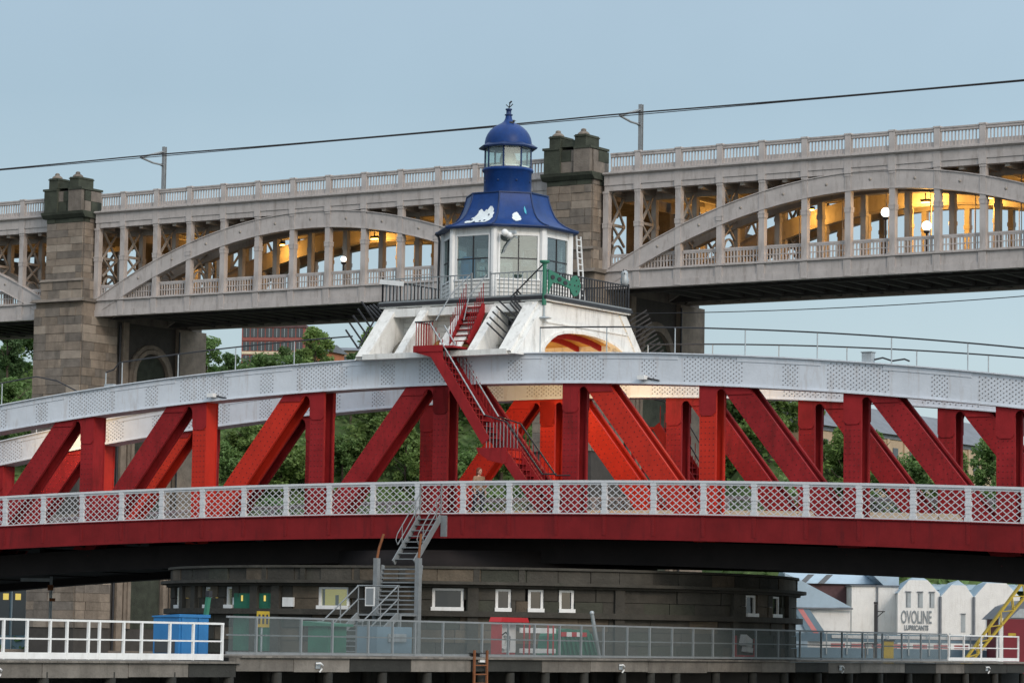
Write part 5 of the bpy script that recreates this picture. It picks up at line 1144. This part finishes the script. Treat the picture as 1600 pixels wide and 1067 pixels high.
MB().prism([(X_(1245), Z_(949)), (X_(1253), Z_(949)), (X_(1287), Z_(1000)), (X_(1279), Z_(1000))], -.06, .08, 'y').build('salmon_strut', 'pink', t); MB().prism([(X_(1238), Z_(949)), (X_(1245), Z_(949)), (X_(1279), Z_(1000)), (X_(1268), Z_(1000))], -.05, .09, 'y').build('grey_strut', 'steelblue', t); MB().prism([(X_(1253), Z_(949)), (X_(1263), Z_(949)), (X_(1288), Z_(985)), (X_(1287), Z_(1000))], -.05, .09, 'y').build('grey_strut', 'steelblue', t)
t, X_, Z_ = xbuild('plum_brick_block', 'dark plum brick wall end below blue roofs beyond the hall', 'building', 262)
MB().box(X_(1250), X_(1328), 0, 6, -.5, Z_(911)).build('wall', 'darkpurple', t); MB().prism([(0 - .3, Z_(911) + .01), (6.3, Z_(911) + .01), (5.5, Z_(888)), (2.0, Z_(888))], X_(1225), X_(1378), 'x').build('roof', 'roofblue', t)
for a in (1247, 1276): MB().prism([(X_(a), Z_(911)), (X_(a + 10), Z_(911)), (X_(a + 24), Z_(897)), (X_(a + 14), Z_(897))], -.45, -.32, 'y').build('roof_strut', 'slate', t)
t, X_, Z_ = xbuild('quay_terrace', 'long low quayside terrace with grey and salmon panels behind right railings', 'terrace', 236)
MB().box(X_(1235), X_(1550), 0, 2, -2.2, Z_(1010)).build('base_wall', 'steelblue', t); MB().box(X_(1235), X_(1550), -.1, 0, Z_(1000.5), Z_(996)).build('fascia_band', 'steelblue', t)
for i, a in enumerate(range(1290, 1545, 32)):
    MB().box(X_(a + 8), X_(a + 30), -.05, .0, Z_(1009), Z_(1003)).build('salmon_panel', 'pink', t); MB().box(X_(a), X_(a + 2), -.15, -.05, Z_(1020), Z_(985)).build('post', 'galv', t)
MB().box(X_(1235), X_(1550), .3, .4, Z_(1000), Z_(988)).build('window_band', 'steelblue', t); MB().box(X_(1300), X_(1550), .2, .29, Z_(995), Z_(990)).build('white_band', 'whitewash', t)
t, X_, Z_ = xbuild('maroon_shed', 'maroon panelled shed with dark arched roof at the far right', 'shed', 228)
MB().box(X_(1567), X_(1640), 0, 8, -1, Z_(961)).build('wall', 'maroon', t); MB().prism([(X_(1558), Z_(961)), (X_(1650), Z_(961)), (X_(1632), Z_(941)), (X_(1605), Z_(931)), (X_(1580), Z_(940))], .0, 8, 'y').build('roof', 'slate', t)
MB().prism([(X_(1578), Z_(959)), (X_(1625), Z_(959)), (X_(1612), Z_(945)), (X_(1592), Z_(945))], -.06, -.01, 'y').build('gable_vent', 'galv', t); MB().box(X_(1574), X_(1586), -.04, -.003, Z_(988), Z_(983)).build('sign_plate', 'yellow', t)
MB().box(X_(1560), X_(1566), -.1, .5, -1, Z_(960)).build('corner_trim', 'whitewash', t)
cr = at(1505, 1024, 205); t = thing('crane_jib', (cr.x, 205, 2.2), 'yellow lattice crane jib leaning up to the right before the shed', 'crane'); k = 205/5100
P0_ = Vector((0, 0, .2)); P1_ = Vector(((1612 - 1505)*k, 2.0, (1024 - 895)*k + .2)); dn = Vector((-.76, 0, .64))*.35
ch4 = [dn + Vector((0, -.3, 0)), dn + Vector((0, .3, 0)), -dn + Vector((0, -.3, 0)), -dn + Vector((0, .3, 0))]
for c in ch4: MB().bar(P0_ + c*.5, P1_ + c, .12, .12).build('chord', 'yellow', t)
for i in range(11):
    f0, f1 = i/11, (i + 1)/11; a, b = (P0_ + (P1_ - P0_)*f0), (P0_ + (P1_ - P0_)*f1)
    for y in (-.3, .3):
        u = dn*(.5 + .5*f0); v_ = dn*(.5 + .5*f1); MB().bar(a + (u if i % 2 else -u) + Vector((0, y, 0)), b + (-v_ if i % 2 else v_) + Vector((0, y, 0)), .06, .06).build('lacing', 'yellow', t)
MB().box(-.5, 1.6, -.6, .6, -.2, .25).build('foot_frame', 'yellow', t)
lp = at(1368, 1010, 222); t = thing('quay_lamp_post', (lp.x, 222, 2.2), 'dark wooden post with a bracket and box in front of white warehouse', 'post'); k = 222/5100
MB().bar((0, 0, 0), (0, 0, (1010 - 936)*k + 1), .2, .2, (0, 1, 0)).build('shaft', 'iron', t); MB().bar((0, 0, 3.75), (.62, 0, 3.75), .07, .07).bar((.08, 0, 3.35), (.5, 0, 3.72), .06, .06).build('bracket_arm', 'iron', t); MB().box(-.12, .12, -.12, .12, 4.23, 4.4).build('cap', 'iron', t)
lp = at(1388, 1010, 222); t = thing('yellow_kiosk', (lp.x, 222, 2.2), 'small ochre timber box on the quay beneath white wall', 'kiosk'); MB().box(-.33, .33, -.3, .3, 0, 1.75).build('body', 'yellow', t); MB().box(-.4, .4, -.36, .36, 1.753, 1.85).build('lid', 'iron', t)
lp = at(1360, 1010, 221); t = thing('timber_gateway', (lp.x, 221, 2.2), 'open timber frame beside the dark quay post', 'frame'); MB().box(-.38, -.3, -.1, .1, 0, 1.5).build('upright', 'timber', t); MB().box(.2, .28, -.1, .1, 0, 1.5).build('upright', 'timber', t); MB().box(-.42, .32, -.14, .14, 1.503, 1.62).build('head', 'iron', t)
# left bank building
lp = at(45, 1010, 262); t = thing('riverside_block', (lp.x, 262, 2.2), 'dark glazed riverside building with brown fascia at far left under the bridge', 'building', R(-6)); k = 262/5100
MB().box(-7, 2.6, 0, 9, -.5, 6.6).build('wall', 'steelblue', t); MB().box(-7.2, 2.8, -.3, 9, 5.2, 6.1).build('fascia', 'darkpurple', t)
for i in range(7): MB().box(-6.5 + i*1.28, -5.5 + i*1.28, -.05, -.003, 1.2, 4.9).build('window', 'winddk', t); MB().box(-6.62 + i*1.28, -6.52 + i*1.28, -.12, -.003, 0, 5.1).build('mullion', 'galv', t)
for x in (-2.2, -1.2): MB().box(x, x + .45, -.08, -.052, 4.0, 4.5).build('lit_sign', 'litwin', t)
lp = at(112, 1010, 258); t = thing('yellow_clad_tower', (lp.x, 258, 2.2), 'narrow pale stair block with yellow panel left of tan pier', 'building'); MB().box(-1.2, 1.2, 0, 3, -.5, 4.6).build('wall', 'galv', t); MB().box(-.1, 1.15, -.08, -.003, 3.0, 5.8).build('panel', 'yellow', t)
lp = at(77, 1010, 150); t = thing('river_beacon', (lp.x, lp.y, 0), 'slim pale river beacon post with small fittings at far left', 'post'); MB().tube([(0, 0, 0), (0, 0, 6.6)], .07, 8).build('shaft', 'galv', t); MB().box(-.14, .1, -.1, .1, 5.5, 5.75).box(-.05, .2, -.1, .1, 5.0, 5.15).build('fitting', 'rust', t); MB().box(-1.4, -.02, -.05, .05, 5.9, 6.05).build('crossarm', 'galv', t)
# brick flats on the hill
fp_ = at(435, 560, 420); t = thing('brick_flats', (fp_.x, 420, 30), 'red brick flats with flat roof and window bands on the wooded hill', 'building', R(-8)); k = 420/5100
MB().box(-4.9, 3.4, 0, 9, 0, 13.4).build('wall', 'brick', t); MB().box(3.42, 4.7, .6, 8, 0, 12.5).build('side_wing', 'brick', t); MB().box(-5.05, 3.55, -.15, 9, 13.403, 13.75).build('roof_edge', 'darkpurple', t)
for r_ in range(3):
    MB().box(-4.85, 3.35, -.12, -.003, 8.2 + r_*1.75, 8.55 + r_*1.75).build('floor_band', 'cream' if r_ == 1 else 'brick', t)
    for i in range(8): 
        o = MB().box(-4.7 + i*1.0, -3.85 + i*1.0, -.06, -.003, 8.65 + r_*1.75, 9.8 + r_*1.75).build('window', 'winddk', t); MB().box(-4.3 + i*1.0, -4.24 + i*1.0, -.09, -.061, 8.65 + r_*1.75, 9.8 + r_*1.75).build('mullion', 'galv', o)
fp_ = at(505, 560, 330); t = gable_house('orange_cottage', 'orange brick house with grey pitched roof half hidden by trees', (fp_.x, 332, 25.3), 2.2, 4.5, 7.2, .8, 'brickor', 'slate', R(-25)); MB().box(.1, .7, -2.31, -2.253, 5, 6.2).build('window', 'winddk', t)
fp_ = at(447, 565, 332); t = gable_house('hill_cottage', 'grey roofed cottage with dark windows among the hillside trees', (fp_.x, 336, 25.6), 5.4, 5, 5.8, 1.2, 'tan', 'slate', R(-18)); MB().box(-1.6, -.2, -2.56, -2.503, 3.6, 5.0).build('window', 'winddk', t)
fp_ = at(545, 560, 345); t = gable_house('low_shed', 'long low shed with dark roof right of the orange house', (fp_.x, 350, 30.2), 6, 4, 4.0, .5, 'tan', 'slate', 0); MB().box(-2.5, 2.5, -2.06, -2.003, 2.6, 3.4).build('window_band', 'winddk', t)
# long slate-roofed building at right
L_ = 42.0; c = Vector((27.3, 285, 0)) + Vector((math.sin(TH), math.cos(TH), 0))*(L_/2 - 2)
t = thing('long_stone_building', (c.x, c.y, 12), 'long stone building with grey slate roof on the bank at right', 'building', R(90) - TH)
MB().box(-L_/2, L_/2, 0, 9, 0, 10.9).build('wall', 'tan', t); MB().prism([(-.5, 10.75), (9.5, 10.75), (4.5, 13.6)], -L_/2 - .5, L_/2 + .5, 'x').build('roof', 'slate', t)
MB().box(-L_/2, L_/2, -.12, -.003, 10.35, 10.7).build('eaves_band', 'slate', t)
for i in range(12):
    o = MB().box(-L_/2 + 2 + i*3.4, -L_/2 + 3.0 + i*3.4, -.06, -.003, 8.0, 9.6).build('window', 'winddk', t); MB().box(-L_/2 + 1.9 + i*3.4, -L_/2 + 3.1 + i*3.4, -.1, -.003, 7.8, 7.98).build('sill', 'cream', t)
    MB().box(-L_/2 + .7 + i*3.4, -L_/2 + 1.1 + i*3.4, -.15, -.003, 0, 10.34).build('buttress', 'tan', t)
fp_ = at(1402, 745, 283); t = thing('white_gate_lamp', (fp_.x, 283, 14.3), 'white signal box head on a post among bushes below slate roof', 'post'); MB().tube([(0, 0, 0), (0, 0, 4.2)], .1, 6).build('shaft', 'galv', t); MB().prism([(-.65, 4.2), (.65, 4.2), (.5, 5.0), (0, 5.4), (-.5, 5.0)], -.3, .3, 'y').build('head', 'white', t)
# ================================================================== trees on the hillside
def leaf_cloud(rnd, W, H, n, clumps, lo):
    m = MB()
    cl = []
    for _ in range(clumps):
        a = rnd.uniform(0, 6.283); t = rnd.random(); rr = W*math.sqrt(rnd.random())*(.55 + .45*math.sin(math.pi*min(1, .2 + t*.85)))
        cl.append((Vector((rr*math.cos(a), rr*math.sin(a), lo + (H - lo)*t)), rnd.uniform(.55, 1.25)*W*.34))
    for i in range(n):
        c, r = cl[rnd.randrange(len(cl))]
        d = Vector((rnd.gauss(0, 1), rnd.gauss(0, 1), rnd.gauss(0, .75))).normalized()*r*(rnd.random()**.4)
        p = c + d; s = rnd.uniform(.13, .30); u = Vector((rnd.gauss(0, 1), rnd.gauss(0, 1), rnd.gauss(0, .6))).normalized(); w_ = u.cross(Vector((rnd.gauss(0, 1), rnd.gauss(0, 1), 1))).normalized()
        m.v += [tuple(p + u*s), tuple(p + w_*s*.6), tuple(p - u*s), tuple(p - w_*s*.6)]; o = len(m.v) - 4; m.f.append([o, o+1, o+2, o+3]); m.sm.append(False)
    return m
PROTO = []
for i, (W, H, n, cl, mt) in enumerate(((2.6, 8.0, 5200, 34, 'leafA'), (2.2, 9.5, 5200, 34, 'leafB'), (3.2, 7.0, 6000, 40, 'leafC'), (1.9, 6.0, 4200, 26, 'leafB'), (2.8, 8.8, 5600, 36, 'leafC'), (3.0, 6.2, 5600, 34, 'leafA'))):
    rr = random.Random(40 + i); lo = H*.22
    tm = MB().tube([(0, 0, -.8), (.05, 0, H*.3), (.15, .1, H*.62), (.1, 0, H*.85)], .22, 7, .05)
    for j in range(5):
        a = j*1.3 + i; z = H*(.28 + .1*j); tm.tube([(.06, 0, z), (W*.35*math.cos(a), W*.35*math.sin(a), z + .7), (W*.7*math.cos(a), W*.7*math.sin(a), z + 1.6)], .09, 5, .03)
    PROTO.append((tm.mesh('trunk', 'bark'), leaf_cloud(rr, W, H, n, cl, lo).mesh('crown', mt)))
def tree(px, Y, idx, sc, lab, name='broadleaf_tree', grp='trees on the hillside'):
    p = at(px, 900, Y); t = thing(name, (p.x, Y, hillz(p.x, Y)), lab, 'tree', random.uniform(0, 6), grp); t.scale = (sc, sc, sc*random.uniform(.9, 1.1))
    inst('trunk', PROTO[idx][0], t); inst('crown', PROTO[idx][1], t)
KIND = ['mid green bushy tree', 'tall dark green tree', 'broad bright green tree', 'small dark rounded tree', 'tall fresh green tree', 'spreading olive green tree']
rnd = random.Random(21); random.seed(4)
ZONES = [(-70, 75, 'left of the left stone pier'), (300, 420, 'between left pier and brick flats'), (420, 560, 'below the orange house'), (560, 700, 'behind red uprights left of the staircase'), (700, 860, 'behind the red staircase'), (930, 1080, 'behind the right stone pier'), (1080, 1230, 'right of the right stone pier'), (1230, 1340, 'left of the long slate roof'), (1340, 1470, 'below the long slate-roofed building'), (1470, 1690, 'far right below slate roof')]
ROWS = [(284, 'lowest row'), (296, 'low row'), (308, 'middle row'), (320, 'upper row'), (333, 'top row')]
TREES = []
for a, b, where in ZONES:
    rows = ROWS if a < 900 else (ROWS[:4] if a < 1200 else [(273, 'lowest row'), (280, 'low row')])
    if 1200 < a < 1300: rows = rows + [(290, 'middle row'), (300, 'upper row')]
    for Y, row in rows:
        n = max(2, int((b - a)*Y/5100/2.5))
        for i in range(n):
            px = a + (b - a)*(i + .5)/n + rnd.uniform(-12, 12); idx = rnd.randrange(6); sc = rnd.uniform(.7, 1.05)
            if a >= 1230: sc *= .8
            if row == 'top row': sc *= .8
            if 300 <= a < 560 and row in ('top row', 'upper row'): sc *= .66 if row == 'top row' else .84
            TREES.append((px, Y + rnd.uniform(-4, 4), idx, sc, '%s, %s %s' % (KIND[idx], row, where)))
for q in TREES:
    same = sorted(r[0] for r in TREES if r[4] == q[4]); lab = q[4]
    if len(same) > 1: lab += ', ' + ({2: ('left one', 'right one'), 3: ('left one', 'middle one', 'right one')}.get(len(same), ('leftmost', 'second', 'third', 'fourth', 'fifth', 'sixth')))[same.index(q[0])]
    tree(q[0], q[1], q[2], q[3], lab)
gs = MB()
for i in range(60000):
    x = rnd.uniform(-62, 62); y = rnd.uniform(262, 345); z = hillz(x, y); p = Vector((x, y, z + rnd.uniform(0, 1.4) * (.6 + .5 * math.sin(x * .9 + y * .7) * math.sin(x * .37 - y * 1.1)))); s = rnd.uniform(.18, .42)
    u = Vector((rnd.gauss(0, 1), rnd.gauss(0, 1), rnd.gauss(0, .6))).normalized(); w_ = u.cross(Vector((rnd.gauss(0, 1), rnd.gauss(0, 1), 1))).normalized()
    gs.v += [tuple(p + u*s), tuple(p + w_*s*.7), tuple(p - u*s), tuple(p - w_*s*.7)]; o = len(gs.v) - 4; gs.f.append([o, o+1, o+2, o+3]); gs.sm.append(False)
o = gs.build('undergrowth', 'leafA'); tag(o, 'low green scrub and brambles covering the hillside between trees', 'undergrowth', None, 'stuff')
